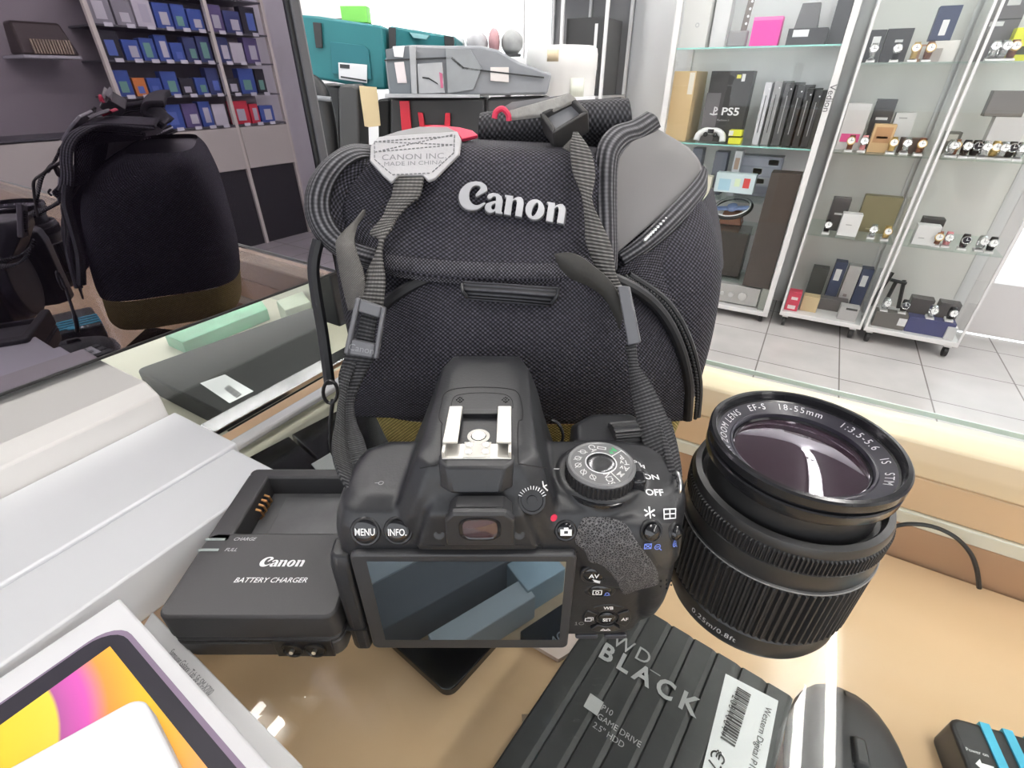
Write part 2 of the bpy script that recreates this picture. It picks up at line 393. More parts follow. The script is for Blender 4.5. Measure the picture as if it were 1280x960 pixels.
rough_box('small_box', 'pale green glass box at the end of the left counter', 'box', ((345, 376), (378, 364), (388, 377), (356, 388)), -49.8, -28, mat('pale_green', (.38, .44, .33), .4, noise=(20, .3)))
# dark tablets seen between the white boxes and the bag
rough_box('glossy_box', 'glossy black box under the glass behind the charger, left of the thin gap', 'box', ((302, 576), (361, 545), (421, 598), (352, 640)), -119.8, -10, GLB)
rough_box('glossy_box', 'glossy black box under the glass, right of the thin gap by the strap', 'box', ((364, 543), (470, 488), (560, 570), (425, 597)), -119.8, -10, GLB)
rough_box('card', 'white card under the glass left of the camera strap', 'card', ((389, 580), (421, 561), (424, 590), (418, 612)), -9.8, -9, PAPER, bevel=0)
# phone whose corner peeks out below the camera screen
b = MB(CF); c0 = Zp(560, 868, -112); ph = LF(0, 0, 0, 0, CF)
e1 = (Zp(492, 806, -112) - c0).normalized(); e2 = (Zp(622, 800, -112) - c0).normalized()
def prr(o, e1, e2, a, bb, r):
    out = []
    for x, y in rrect(0, a, 0, bb, r, 5): out.append(o + e1 * x + e2 * y)
    return out
for nm, ins, z0, z1, m in (('phone', 0, -119.8, -112, GLB),):
    R = prr(c0, e1, e2, 75, 150, 7)
    b.loft([[(p.x, p.y, z0) for p in R], [(p.x, p.y, z1) for p in R]])
b.build('phone', GLB, bevel=1, label='black smartphone under the glass, corner showing below the camera screen', cat='phone')
rough_box('card', 'pinkish white card under the glass beside the black drive box', 'card', ((640, 790), (735, 760), (738, 800), (698, 824)), -119.8, -116, mat('pink_card', (.80, .66, .62), .5), bevel=0)
# WD_BLACK drive box
zt = -92
wd_ = thing('drive_box', 'black external drive box with WD_BLACK lettering and price label', 'box', LF(*room(Zp(800, 900, -120)), 0))
WA = Zp(838, 780, zt); WX = (Zp(992, 872, zt) - WA); WX.normalize(); WY = Vector((WX.y, -WX.x, 0))
W_, H_ = 88, 128
OX = WA - WX * 40
def wp(x, y, z=0): p = OX + WX * x + WY * y; return Vector((p.x, p.y, zt + z))
L_ = (Zp(992, 872, zt) - OX).length
b = MB(CF)
n = 8
rows = []
for j in range(2):
    r = []
    for i in range(n):
        x0, x1 = L_ * i / n, L_ * (i + 1) / n
        r += [wp(x0 + .3, j * H_, -1.2), wp(x0 + 1.2, j * H_, .0), wp(x1 - 2.5, j * H_, .0), wp(x1 - 1.0, j * H_, -.6)]
    rows.append(r)
b.loft([[wp(0, 0, -27.7), wp(L_, 0, -27.7), wp(L_, H_, -27.7), wp(0, H_, -27.7)], [wp(0, 0, -1.2), wp(L_, 0, -1.2), wp(L_, H_, -1.2), wp(0, H_, -1.2)]])
b.grid(rows)
b.build('carton', mat('carton_black', (.035, .036, .038), .38, noise=(8, .3)), wd_, smooth=20)
tdir = (Zp(868, 882, zt) - Zp(768, 800, zt)).normalized(); td2 = Vector((tdir.y, -tdir.x, 0))
b = MB(CF)
o1 = (Zp(812, 838, zt)); xd = (Zp(858, 880, zt) - Zp(765, 822, zt)).normalized(); yd = Vector((-xd.y, xd.x, 0))
put(b, text_geo('BLACK', 14, bold=.03, space=1.45), plane_map(Zp(808, 848, zt), xd, yd, .5))
b.build('lettering', GRY, wd_, smooth=0)
b = MB(CF); put(b, text_geo('WD_', 12, space=1.25), plane_map(Zp(797, 817, zt), xd, yd, .5)); b.build('lettering', GRY, wd_, smooth=0)
b = MB(CF)
for i, s_ in enumerate(('P10', 'GAME DRIVE', '2.5" HDD')): put(b, text_geo(s_, 4.2, align='LEFT'), plane_map(Zp(752, 884, zt) - yd * i * 5.0, xd, yd, .5))
b.build('lettering', GRY, wd_, smooth=0)
b = MB(CF); P0 = Zp(742, 881, zt); fn = plane_map(P0, xd, yd, .5); b.add([fn(Vector(p)) for p in ((-4, -4, 0), (4, -4, 0), (4, 4, 0), (-4, 4, 0))], [(0, 1, 2, 3)]); b.build('square_mark', GRY, wd_, smooth=0)
LC = [Zp(*p, zt + .6) for p in ((907, 842), (973, 876), (952, 985), (872, 985))]
b = MB(CF); b.add(LC, [(3, 2, 1, 0)]); lb = b.build('price_label', PAPER, wd_, smooth=0)
xd2 = (Zp(940, 985, zt) - Zp(968, 880, zt)).normalized(); yd2 = Vector((-xd2.y, xd2.x, 0))
b = MB(CF); put(b, text_geo('Western Digital P10 Game', 4.3, align='LEFT'), plane_map(Zp(960, 885, zt), xd2, yd2, .9))
put(b, text_geo('+2031004+', 4.6, align='LEFT', space=1.3), plane_map(Zp(921, 864, zt), xd2, yd2, .9)); put(b, text_geo('€79', 9, align='LEFT'), plane_map(Zp(898, 938, zt), xd2, yd2, .9))
b.build('label_text', BLK, lb, smooth=0)
b = MB(CF); fn = plane_map(Zp(931, 865, zt), xd2, yd2, .9); x = 0
for i in range(26):
    w = random.choice((.4, .7, 1.1)); b.add([fn(Vector(p)) for p in ((x, -4, 0), (x + w, -4, 0), (x + w, 3, 0), (x, 3, 0))], [(0, 1, 2, 3)]); x += w + random.choice((.4, .7))
b.build('barcode', BLK, lb, smooth=0)
# second dark box in the corner below it
rough_box('small_box', 'dark grey carton at the lower edge, left of the black drive box', 'box', ((668, 925), (770, 962), (760, 1010), (640, 990)), -119.8, -100, mat('dark_carton', (.07, .07, .072), .5))
b = MB(CF)
P = [Zp(x, y, -104) for x, y in ((652, 888), (692, 888), (697, 930), (655, 918))]
b.loft([[(p.x, p.y, -119.9) for p in P], [(p.x, p.y, -108) for p in P]]); b.build('plastic_bracket', glass('acrylic', (.85, .88, .95), 3), smooth=0, label='small clear plastic stand beside the black drive box', cat='stand')
# mouse
ms = thing('computer_mouse', 'matte black computer mouse under the glass at the lower right', 'mouse', LF(*room(Zp(1060, 920, -120)), 0))
MO = Zp(1064, 924, -100); mx, my = 29, 59
MYA = (Zp(1062, 862, -100) - Zp(1078, 985, -100)).normalized(); MXA = Vector((MYA.y, -MYA.x, 0))
secs = []
for z, k in ((-120, .94), (-112, 1), (-104, .96), (-98, .82), (-94, .6), (-92.5, .3)):
    R = []
    for t in range(32):
        a = t * math.pi / 16; ca, sa = math.cos(a), math.sin(a)
        x = math.copysign(abs(ca) ** .8, ca) * mx * k; y = math.copysign(abs(sa) ** .8, sa) * my * k
        p = MO + MXA * x + MYA * (y - 26); R.append((p.x, p.y, z - (abs(y) * .03 if z > -119 else -.3)))
    secs.append(R)
MSM = mat('mouse_black', (.03, .03, .034), .55)
bodyo = MB(CF).loft(secs).build('shell', MSM, ms, smooth=60)
def mp_(x, y, z): p = MO + MXA * x + MYA * (y - 26); return Vector((p.x, p.y, z))
MB(CF).box(0, 0, 0, 0, 0, 0)
b = MB(CF); b.loft([[mp_(-3.2, 24, -94), mp_(3.2, 24, -94), mp_(3.6, 8, -93), mp_(-3.6, 8, -93)], [mp_(-2.6, 22, -89), mp_(2.6, 22, -89), mp_(2.8, 10, -88.5), mp_(-2.8, 10, -88.5)]]); b.build('scroll_wheel', PLD, ms, bevel=1)
b = MB(CF); b.loft([[mp_(-2, 2, -93.5), mp_(2, 2, -93.5), mp_(2, -9, -92.7), mp_(-2, -9, -92.7)], [mp_(-1.6, 1, -91.3), mp_(1.6, 1, -91.3), mp_(1.6, -8, -91), mp_(-1.6, -8, -91)]]); b.build('button', PLD, ms, bevel=.5)
b = MB(CF); b.tube([mp_(0, 52, -101), mp_(0, 40, -97.5), mp_(0, 25, -94.2)], .5, 6); b.tube([mp_(0, 8, -93.0), mp_(0, -12, -92.3)], .5, 6); b.build('seam', BLK, ms)
# usb hub with cyan stripes
hb = thing('usb_hub', 'black usb hub with light blue cable stripes at the lower right corner', 'hub', LF(*room(Zp(1240, 935, -120)), 0))
HO = Zp(1186, 898, -98); HX = (Zp(1290, 928, -98) - HO).normalized(); HY = Vector((HX.y, -HX.x, 0))
def hp(x, y, z): p = HO + HX * x + HY * y; return Vector((p.x, p.y, z))
b = MB(CF); R = rrect(0, 90, -2, 62, 6, 5); b.loft([[hp(x, y, -119.8) for x, y in R], [hp(x, y, -98) for x, y in R]]); b.build('body', PLD, hb, bevel=2, seg=3)
CY = mat('cyan_plastic', (.05, .42, .62), .4)
for i in range(4):
    b = MB(CF); x = 14 + i * 10; b.loft([[hp(x, y, z) for y, z in ((-2.6, -118), (-2.6, -97), (30, -97), (62, -97), (62, -118))], [hp(x + 4.4, y, z) for y, z in ((-2.6, -118), (-2.6, -97), (30, -97), (62, -97), (62, -118))]])
    b.build('stripe', CY, hb, smooth=0)
b = MB(CF); b.loft([[hp(x, y, -97.4) for x, y in rrect(6, 19, 26, 36, 3)], [hp(x, y, -96.6) for x, y in rrect(6, 19, 26, 36, 3)]]); b.build('stripe', CY, hb)
b = MB(CF); fn = plane_map(hp(7, 20, -98), -HX, HY, .3)
put(b, text_geo('Power on', 2.4), plane_map(hp(7, 14, -98), HX, -HY, .3))
b.add([plane_map(hp(8, 20, -98), HX, -HY, .3)(Vector(p)) for p in ((-4, 0, 0), (-1, 3, 0), (-1, 1.2, 0), (4, 1.2, 0), (4, -1.2, 0), (-1, -1.2, 0), (-1, -3, 0))], [(0, 6, 2, 1), (2, 6, 5, 3)][:1] + [(2, 5, 4, 3)])
b.build('lettering', WHT, hb, smooth=0)
# black cable on the far side
b = MB(CF); b = MB(); P = [Vp(x, y, 352) for x, y in ((1110, 660), (1135, 655), (1165, 658), (1192, 670), (1212, 690), (1221, 712), (1224, 735))]
b.tube(spl(P, 6), 1.5, 8); b.build('cable', PLD, label='thin black cable curling down behind the lens', cat='cable')
# ------------------------------------------------------------------ white cartons on the left
b = MB(); b.loft([[(-500, y, z), (-500, y, z2), (-297, y, z2), (-287, y, z2 - 6), (-286.5, y, z)] for y, z, z2 in ((-430, .2, 45), (100, .2, 45))])
b.build('long_carton', mat('white_carton', (.68, .66, .64), .45), bevel=1.2, label='tall white carton lying under the edge of the black screen', cat='box')
MB().box(-285.8, -228.4, -430, 103, .2, 26).build('long_carton', PAPER, bevel=1.0, label='long white glossy carton between the tall white carton and the thin seam', cat='box')
MB().box(-227.6, -191, -430, 100, .2, 25).build('long_carton', PAPER, bevel=1.0, label='long white glossy carton nearest the battery charger', cat='box')
# ------------------------------------------------------------------ tablet box
tb = thing('tablet_box', 'white tablet carton with orange and magenta tablet picture on the lid', 'box', LF(*room(Zp(150, 900, 0)), 0))
TZ = 35
TA = Zp(149, 747, TZ); TX = (Zp(322, 940, TZ) - TA).normalized(); TY = Vector((TX.y, -TX.x, 0))
TY2 = (Zp(0, 872, TZ) - TA).normalized()
def tp(x, y, z=0): p = TA + TX * x + TY * y; return Vector((p.x, p.y, TZ + z))
if TX.cross(TY2).z > 0: TY = -TY
b = MB(CF); b.loft([[tp(0, 0, -28.4), tp(220, 0, -28.4), tp(220, 140, -28.4), tp(0, 140, -28.4)], [tp(0, 0), tp(220, 0), tp(220, 140), tp(0, 140)]]); b.build('carton', PAPERG, tb, bevel=.8)
SCRN = mat('tablet_art', (.9, .6, .1), .5, spec=.2); nt = SCRN.node_tree; N = nt.nodes; L = nt.links
uv = N.new('ShaderNodeUVMap'); w = N.new('ShaderNodeTexGradient'); w.gradient_type = 'SPHERICAL'; mpn = N.new('ShaderNodeMapping'); mpn.inputs['Location'].default_value = (-.42, -1.0, 0); mpn.inputs['Scale'].default_value = (1 / 60, 1 / 60, 1)
ns = N.new('ShaderNodeVectorMath'); ns.operation = 'DISTANCE'; ns.inputs[1].default_value = (0, 68, 0)
L.new(uv.outputs[0], ns.inputs[0])
cr = N.new('ShaderNodeValToRGB'); L.new(_math(nt, 'DIVIDE', ns.outputs['Value'], 110), cr.inputs[0])
e = cr.color_ramp.elements; e[0].position = 0; e[0].color = (.25, .07, .45, 1); e[1].position = 1; e[1].color = (.75, .40, .05, 1)
for p_, c_ in ((.16, (.55, .07, .38, 1)), (.24, (.70, .22, .04, 1)), (.34, (.72, .48, .03, 1)), (.47, (.68, .54, .06, 1)), (.475, (.34, .08, .26, 1)), (.53, (.58, .09, .40, 1)), (.575, (.70, .26, .05, 1)), (.66, (.72, .44, .03, 1)), (.8, (.68, .30, .10, 1))):
    q = e.new(p_); q.color = c_
L.new(cr.outputs[0], N['Principled BSDF'].inputs['Base Color'])
def slab(fn, x0, x1, y0, y1, r, z0, z1):
    R = rrect(x0, x1, y0, y1, r, 6); return MB(CF).loft([[fn(x, y, z0) for x, y in R], [fn(x, y, z1) for x, y in R]])
slab(tp, 10, 215, 3.8, 135, 9, .05, .5).build('printed_tablet', mat('print_purple', (.20, .15, .22), .5, spec=.2), tb)
slab(tp, 11, 214, 5.2, 134, 9, .5, .7).build('printed_bezel', mat('print_black', (.016, .014, .022), .4, spec=.2), tb)
b = MB(CF); R = [(18, 9.5), (205, 9.5), (205, 125), (18, 125)]
b.add([tp(x, y, .95) for x, y in R], [(0, 1, 2, 3)], [(x - 18, y - 9.5) for x, y in R]); b.build('printed_screen', SCRN, tb, smooth=0)
# a flatter carton underneath, its edge with the wording showing on the right
ub = thing('flat_carton', 'flat white carton under the tablet box, its printed edge showing on the right', 'box', LF(*room(Zp(280, 870, 0)), 0))
P = [Zp(x, y, 6) for x, y in ((190, 764), (378, 957), (330, 1060), (150, 830))]
b = MB(CF); b.loft([[(p.x, p.y, .2) for p in P], [(p.x, p.y, 6) for p in P]]); b.build('carton', mat('pale_carton', (.55, .55, .555), .6), ub, bevel=.5)
tx_ = (Zp(268, 871, 6) - Zp(210, 811, 6)).normalized()
b = MB(CF); put(b, text_geo('Samsung Galaxy Tab S6 SM-X700', 3.3, sx=.62), plane_map((Zp(268, 871, 6) + Zp(210, 811, 6)) / 2, tx_, (-tx_.y, tx_.x, 0), .15)); b.build('lettering', mat('dark_print', (.1, .1, .11), .5), ub, smooth=0)
wc = MB(CF); cA = Zp(178, 868, TZ + 8); cX = (Zp(236, 985, TZ + 8) - cA).normalized(); cY = (Zp(20, 955, TZ + 8) - cA).normalized()
R = rrect(0, 80, 0, 95, 4, 6); f2 = lambda x, y, z: Vector(((cA + cX * x + cY * y).x, (cA + cX * x + cY * y).y, z))
wc.loft([[f2(x, y, TZ + 1.2) for x, y in R], [f2(x, y, TZ + 8) for x, y in R]]); wc.build('white_box', mat('white_matte', (.66, .66, .68), .6, spec=.2), bevel=.6, label='plain white round-cornered box lying on the tablet carton', cat='box')
# ------------------------------------------------------------------ battery charger
bc = thing('battery_charger', 'black Canon battery charger beside the camera', 'charger', LF(-97, 143, 0, 0, CF))
del bc['label']; bc['label'] = 'black battery charger with empty battery bay, left of the camera'
X0, X1, Y0, Y1, CZ = -127., -63., 103., 181., 28.
CHG = mat('charger_black', (.038, .037, .039), .5, bump=(1200, .2, .0002))
def ring3(r, z, ins=0): return [(x, y, z) for x, y in rrect(X0 + ins, X1 - ins, Y0 + ins, Y1 - ins, r, 4)]
# shell with a real bay: lower block, then walls round the bay
bx0, bx1, by0, by1 = -117., -61.5, 141., 175.
b = MB(CF); b.loft([ring3(5, .3, 2.5), ring3(5, 2, 1), ring3(5, 11, 0), ring3(5, 11.8, 0)]); b.build('base', CHG, bc, bevel=.6)
b = MB(CF); b.loft([ring3(5, 12.4, 0), ring3(5, 15, 0)]); b.prism(rrect(X0, X1, Y0, by0, 4, 4), 15, CZ); b.box(X0, bx0, by0 - 5, Y1 - 4, 15, CZ); b.prism(rrect(X0, X1, by1, Y1, 2.9, 4), 15, CZ)
b.box(X1 - 2, X1, by0 - 5, Y1 - 4, 15, CZ - 6); b.box(X0 + 3, X1 - 3, by1 - .2, Y1 - 3, 12.5, CZ - .1); b.box(X0 + .5, bx0 - .1, by0 - 6, Y1 - 5, 12.5, CZ - .1)
b.build('cover', CHG, bc, bevel=1.0)
b = MB(CF); b.box(bx0 + .2, X1 - 2.5, by0 + .2, by1 - .2, 15, 17.5); b.box(bx0 + 8, X1 - 3, by0 + 3, by1 - 4, 17.5, 18.3); b.build('bay_floor', mat('bay_grey', (.085, .085, .09), .5, noise=(90, .5)), bc, bevel=.3)
b = MB(CF)
for i in range(4): b.tube([(bx0 + .4, 158 + i * 3, 24), (bx0 + 2.4, 158 + i * 3, 23), (bx0 + 3, 158 + i * 3, 20), (bx0 + 1, 158 + i * 3, 18)], .55, 6)
b.build('contacts', mat('copper', (.75, .38, .16), .3, metal=1), bc)
pm = lambda x, y, lift=.12: plane_map((x, y, CZ), (1, 0, 0), (0, 1, 0), lift)
b = MB(CF); put(b, logo_geo(17.5, shear=.12), pm(-91, 126)); b.build('logo', WHT, bc, smooth=0)
b = MB(CF); put(b, text_geo('BATTERY CHARGER', 3.1, shear=.25, bold=.008), pm(-92, 118)); b.build('lettering', WHT, bc, smooth=0)
b = MB(CF); put(b, text_geo('CHARGE', 2.3, shear=.25, bold=.01), pm(-111, 137.6)); put(b, text_geo('FULL', 2.3, shear=.25, bold=.01), pm(-114, 132.2)); b.build('lettering', GRY, bc, smooth=0)
b = MB(CF); b.box(X0 - .2, X0 + 8, 137, 138.2, CZ - 3, CZ + .25); b.box(X0 - .2, X0 + 8, 131.6, 132.8, CZ - 3, CZ + .25); b.build('light_strip', mat('strip_grey', (.30, .34, .33), .3), bc, bevel=.2)
b = MB(CF); b.box(-89, -67, Y0 - .5, Y0 + .4, 3.5, 14); sk = b.build('socket', PLD, bc, bevel=.5)
b = MB(CF); T = Matrix.Translation((-78, Y0 - .6, 8.5)) @ Matrix.Rotation(math.pi / 2, 4, 'X')
for dx in (-4.2, 4.2): b.lathe([(4.0, 0), (4.0, .7), (3.4, .7), (3.2, .1), (0, .1)], n=20, M=T @ Matrix.Translation((dx, 0, 0)))
b.build('socket_holes', BLK, sk)
b = MB(CF)
for dx in (-4.2, 4.2): b.cyl((-78 + dx, Y0 - .6, 8.5), (-78 + dx, Y0 - 2.2, 8.9), .8, n=10)
b.build('pin', SIL, sk)
# ================================================================== the camera bag
bag = thing('camera_bag', 'black nylon camera bag with silver lettering and khaki bottom band', 'bag', LF(8, 265, 0, 0, CF))
def bring(z, xa, xb, ya, yb, n=56, e=4.2):
    cx, cy, rx, ry = (xa + xb) / 2, (ya + yb) / 2, (xb - xa) / 2, (yb - ya) / 2; R = []
    for k in range(n):
        a = 2 * math.pi * k / n; ca, sa = math.cos(a), math.sin(a)
        R.append((cx + math.copysign(abs(ca) ** (2 / e), ca) * rx, cy + math.copysign(abs(sa) ** (2 / e), sa) * ry, z))
    return R
def uvloft(secs, frame=CF):             # loft as a closed grid so that the weave has mm UVs
    b = MB(frame); rows = [list(r) + [r[0]] for r in secs]; b.grid(rows); return b
SEC = [(0.3, -74, 97, 211, 318), (8, -78, 99, 209, 322), (31, -86, 105, 213, 326), (32, -87.5, 107, 212, 327), (45, -90, 110, 213, 329), (75, -93, 113, 219, 330), (105, -95, 113, 228, 330),
       (122, -93, 109, 240, 328), (134, -88, 104, 256, 325), (141, -78, 96, 270, 320)]
def secat(lst): return [bring(*s) for s in lst]
def dens(lst, k=4):
    out = [tuple(p) for p in spl(lst, k)]; return out
uvloft(secat(dens(SEC[:3], 5))).build('base_band', NYLY, bag, smooth=60, label='khaki woven bottom band')
uvloft(secat(dens(SEC[3:], 5))).build('body', NYL, bag, smooth=60)
b = MB(CF); b.loft([bring(*s) for s in ((136, -84, 99, 262, 322), (137, -84, 99, 262, 322))]); b.build('lid_lining', PLD, bag)
def net(rows, f=Yp, nu=7, nv=7):
    R = [spl([f(*p) for p in r], nu) for r in rows]; out = []
    m = len(R[0])
    cols = [spl([r[j] for r in R], nv) for j in range(m)]
    return [[cols[j][i] for j in range(m)] for i in range(len(cols[0]))]
# rounded front pocket, bounded by a piped arch
rows = [[(455, 388, 222), (500, 368, 219), (560, 345, 221), (640, 340, 219), (720, 342, 219), (775, 360, 218), (815, 385, 222)],
        [(440, 430, 217), (500, 425, 211), (560, 420, 206), (640, 420, 203), (720, 420, 205), (790, 425, 210), (845, 430, 219)],
        [(436, 480, 213), (500, 478, 206), (560, 476, 201), (640, 476, 199), (720, 476, 201), (800, 480, 206), (862, 482, 218)],
        [(442, 520, 211), (500, 522, 206), (560, 524, 203), (640, 526, 202), (720, 528, 203), (800, 528, 206), (860, 525, 216)]]
MB(CF).grid(net(rows)).build('pocket', NYL, bag, smooth=70, solid=1.2)
arch = [(437, 500, 212), (443, 440, 215), (465, 400, 219), (500, 366, 219), (560, 340, 223), (640, 334, 223), (720, 336, 222), (780, 354, 217), (822, 385, 219), (848, 430, 218), (860, 480, 217), (859, 524, 215)]
MB(CF).tube(spl([Yp(*p) for p in arch], 6), 2.8, 10).build('piping', mat('piping_black', (.012, .012, .014), .45), bag)
A2 = [Vector(Yp(x + dx, y + dy, d + 2)) for (x, y, d), (dx, dy) in zip(arch[7:], ((2, -8), (8, -5), (10, -3), (11, 0), (10, 0)))]
zt_ = spl(A2, 14); b = MB(CF)
for i in range(0, len(zt_) - 1): b.ball(zt_[i], 1.15, 6)
b.build('zip', PLD, bag, kind='stuff')
MB(CF).tube(spl([v + Vector((1.8, 1.5, .6)) for v in A2], 6), 1.6, 8).build('piping', PLA, bag)
# lid flap: top, brow and front face
TOPD = 300
flap = [[(470, 184, 300), (520, 180, 300), (570, 178, 300), (650, 181, 300), (720, 186, 300), (752, 190, 300)],
        [(466, 190, 262), (520, 186, 262), (570, 184, 262), (650, 187, 262), (720, 192, 262), (756, 196, 262)],
        [(462, 205, 250), (520, 205, 249), (570, 203, 248), (650, 205, 248), (720, 209, 248), (757, 214, 250)],
        [(440, 235, 250), (505, 240, 244), (570, 245, 240), (650, 250, 238), (720, 252, 240), (756, 255, 246)],
        [(432, 270, 248), (495, 280, 240), (570, 288, 232), (650, 292, 230), (720, 292, 232), (757, 290, 240)],
        [(450, 305, 238), (495, 316, 230), (570, 322, 224), (650, 325, 222), (715, 325, 225), (752, 318, 232)],
        [(468, 330, 228), (500, 342, 221), (570, 350, 217), (650, 352, 215), (705, 350, 218), (745, 335, 225)]]
fr = net(flap, nu=8, nv=6)
FLAP = MB(CF).grid(fr).build('lid', NYL, bag, smooth=70, solid=2.2, off=-1)
# hem along the lower edge of the lid, stitched band on top
MB(CF).grid(net([[(470, 316, 231), (500, 321, 224.5), (570, 327, 219.5), (650, 330, 217.5), (708, 329, 220), (748, 318, 228)],
                 [(468, 326, 229), (500, 333, 221.5), (570, 339, 217), (650, 342, 215), (707, 340, 218), (747, 328, 225)],
                 [(470, 334, 229), (500, 346, 221.5), (570, 354, 217), (650, 357, 215), (707, 355, 218), (747, 340, 225)]])).build('lid_hem', weave('hem_weave', (.006, .006, .008), (.17, .16, .19), 1.8, 1.6, 'dots'), bag, smooth=70, solid=1.6)
b = MB(CF)
for i in range(26):
    x = 585 + i * 6.2; b.tube([Yp(x, 194 + i * .18, 254), Yp(x + 3.6, 194.1 + i * .18, 254)], .32, 5)
b.build('stitching', BLK, bag, kind='stuff')
# ribbed binding round the left of the lid and up the right side
def strip(a, c, m, name, solid=2.2, bulge=0, **k):
    A_, C2 = [Yp(*p) for p in a], [Yp(*p) for p in c]
    mid = [(p + q) / 2 + Vector((0, -bulge, bulge * .3)) for p, q in zip(A_, C2)]
    s1, s2, s3 = spl(A_, 8), spl(mid, 8), spl(C2, 8)
    rows = [list(r) for r in zip(*[s1, s2, s3])]
    rows = [spl(r, 4) for r in rows]
    rr = [[rows[i][j] for i in range(len(rows))] for j in range(len(rows[0]))]
    return MB(CF).grid(rr).build(name, m, bag, smooth=70, solid=solid, **k)
RIMB = weave('binding_strip', (.010, .010, .013), (.17, .165, .18), 1.9, 2.4, 'ribs', dist=.0005)
strip([(470, 184, 300), (438, 183, 272), (410, 199, 258), (391, 222, 250), (383, 248, 246), (386, 276, 243), (402, 303, 238), (432, 324, 232), (470, 337, 227)],
      [(475, 200, 290), (455, 199, 262), (436, 207, 252), (420, 226, 247), (412, 250, 243), (415, 272, 240), (428, 292, 236), (450, 306, 231), (476, 314, 227)], RIMB, 'binding', bulge=5, solid=2)
strip([(476, 196, 292), (452, 196, 264), (434, 204, 254), (417, 225, 249), (410, 250, 246), (412, 275, 243), (426, 295, 239), (450, 308, 234), (478, 318, 228)],
      [(500, 215, 270), (490, 225, 256), (480, 235, 252), (470, 248, 250), (465, 258, 248), (465, 270, 246), (470, 283, 242), (480, 295, 238), (495, 305, 234)], NYL, 'lid_corner', bulge=-4)
strip([(742, 342, 224), (746, 315, 229), (746, 280, 238), (744, 240, 246), (745, 205, 251), (750, 180, 258), (765, 162, 268), (787, 154, 280), (808, 143, 296)],
      [(768, 338, 226), (769, 312, 231), (768, 280, 240), (768, 240, 248), (769, 208, 253), (774, 192, 259), (786, 180, 270), (803, 173, 284), (823, 158, 298)], RIMB, 'binding', bulge=4, solid=3)
# grey gusset between lid and body
MB(CF).grid(net([[(768, 192, 258), (785, 178, 268), (802, 170, 282), (818, 160, 297)],
                 [(768, 222, 251), (795, 206, 262), (830, 190, 280), (860, 186, 297)],
                 [(768, 262, 244), (797, 246, 252), (835, 222, 270), (876, 208, 292)],
                 [(769, 318, 231), (790, 300, 236), (835, 262, 256), (872, 226, 286)]])).build('gusset', LIN, bag, smooth=80, solid=1)
b = strip([(772, 318, 233), (800, 297, 237), (835, 262, 252), (868, 226, 280), (877, 208, 296)], [(780, 332, 231), (815, 310, 236), (852, 278, 252), (879, 244, 280), (882, 222, 300)], RIMB, 'zip_tape', bulge=3)
b = MB(CF); zz = spl([Yp(*p) for p in ((806, 300, 233), (838, 268, 249), (866, 236, 277), (878, 213, 296))], 11)
for p_ in zz: b.ball(p_, 1.1, 6)
b.build('zip', SIL, bag, kind='stuff')
# padded top of the body behind the gusset
MB(CF).grid(net([[(770, 340, 228), (800, 318, 232), (840, 285, 248), (880, 250, 280), (890, 235, 312)],
                 [(778, 352, 226), (808, 332, 231), (850, 305, 248), (890, 290, 280), (899, 285, 312)],
                 [(790, 366, 224), (830, 380, 224), (870, 360, 246), (899, 340, 280), (903, 330, 312)]])).build('side_panel', NYL, bag, smooth=70, solid=1.5)
# grab handle lying across the rear of the lid
hn = net([[(600, 190, 300), (660, 190, 300), (720, 190, 300), (788, 190, 302)], [(598, 168, 290), (660, 160, 290), (720, 155, 290), (789, 158, 292)],
          [(600, 150, 294), (660, 143, 294), (720, 136, 294), (786, 133, 296)], [(603, 147, 306), (660, 139, 306), (720, 132, 306), (784, 129, 308)]])
MB(CF).grid(hn).build('handle', weave('handle_weave', (.008, .008, .01), (.09, .088, .1), 2.6, 2.6, 'dots'), bag, smooth=70, solid=5)
# rubber front tab
TBM = weave('rubber_ribs', (.010, .010, .012), (.06, .06, .07), 60, 1.6, 'ribs', rough=.4)
MB(CF).grid(net([[(578, 353, 211), (640, 357, 209), (697, 361, 211)], [(579, 362, 208), (640, 366, 206), (698, 371, 208)], [(583, 372, 209), (640, 377, 207), (686, 381, 209)]])).build('front_tab', TBM, bag, smooth=70, solid=2.5)
b = MB(CF); b.tube(spl([Yp(*p) for p in ((689, 379, 205), (696, 370, 204.5), (698, 360, 206))], 5), .8, 6); b.tube(spl([Yp(*p) for p in ((584, 371, 205), (578, 364, 204.5), (577, 355, 207))], 5), .8, 6); b.build('tab_edge', PLA, bag)
# badge with raised silver lettering
dgb = bpy.context.evaluated_depsgraph_get()
def bvh_of(objs):
    dg = bpy.context.evaluated_depsgraph_get(); V = []; Fs = []
    for o in objs:
        e = o.evaluated_get(dg); me = e.to_mesh(); M = CF.inverted() @ WM[o.name]; off = len(V)
        V += [M @ v.co for v in me.vertices]; Fs += [tuple(i + off for i in p.vertices) for p in me.polygons]; e.to_mesh_clear()
    return BVHTree.FromPolygons(V, Fs)
FB = bvh_of([FLAP])
EYE = Vector((0, 0, HCAM))
def hit(bv, x, y):
    a, f, u = ray(x, y); loc, nrm, i, d = bv.ray_cast(EYE, Vector((a, f, u)).normalized())
    return loc, nrm
def surf_map(bv, x, y, xdir, lift=.3, up=(0, 0, 1), wrap=None):
    """map flat lettering to the surface under photo point x, y, each point dropped onto the surface"""
    p, n = hit(bv, x, y)
    if n.dot(EYE - p) < 0: n = -n
    X = Vector(xdir); X = (X - n * X.dot(n)).normalized(); Y = n.cross(X)
    def fn(v):
        q = p + X * v.x + Y * v.y; l, nn, i, d = bv.ray_cast(q + n * 6, -n)
        if l is None or (l - q).length > 5: l = q
        return l + n * (lift + v.z)
    return fn
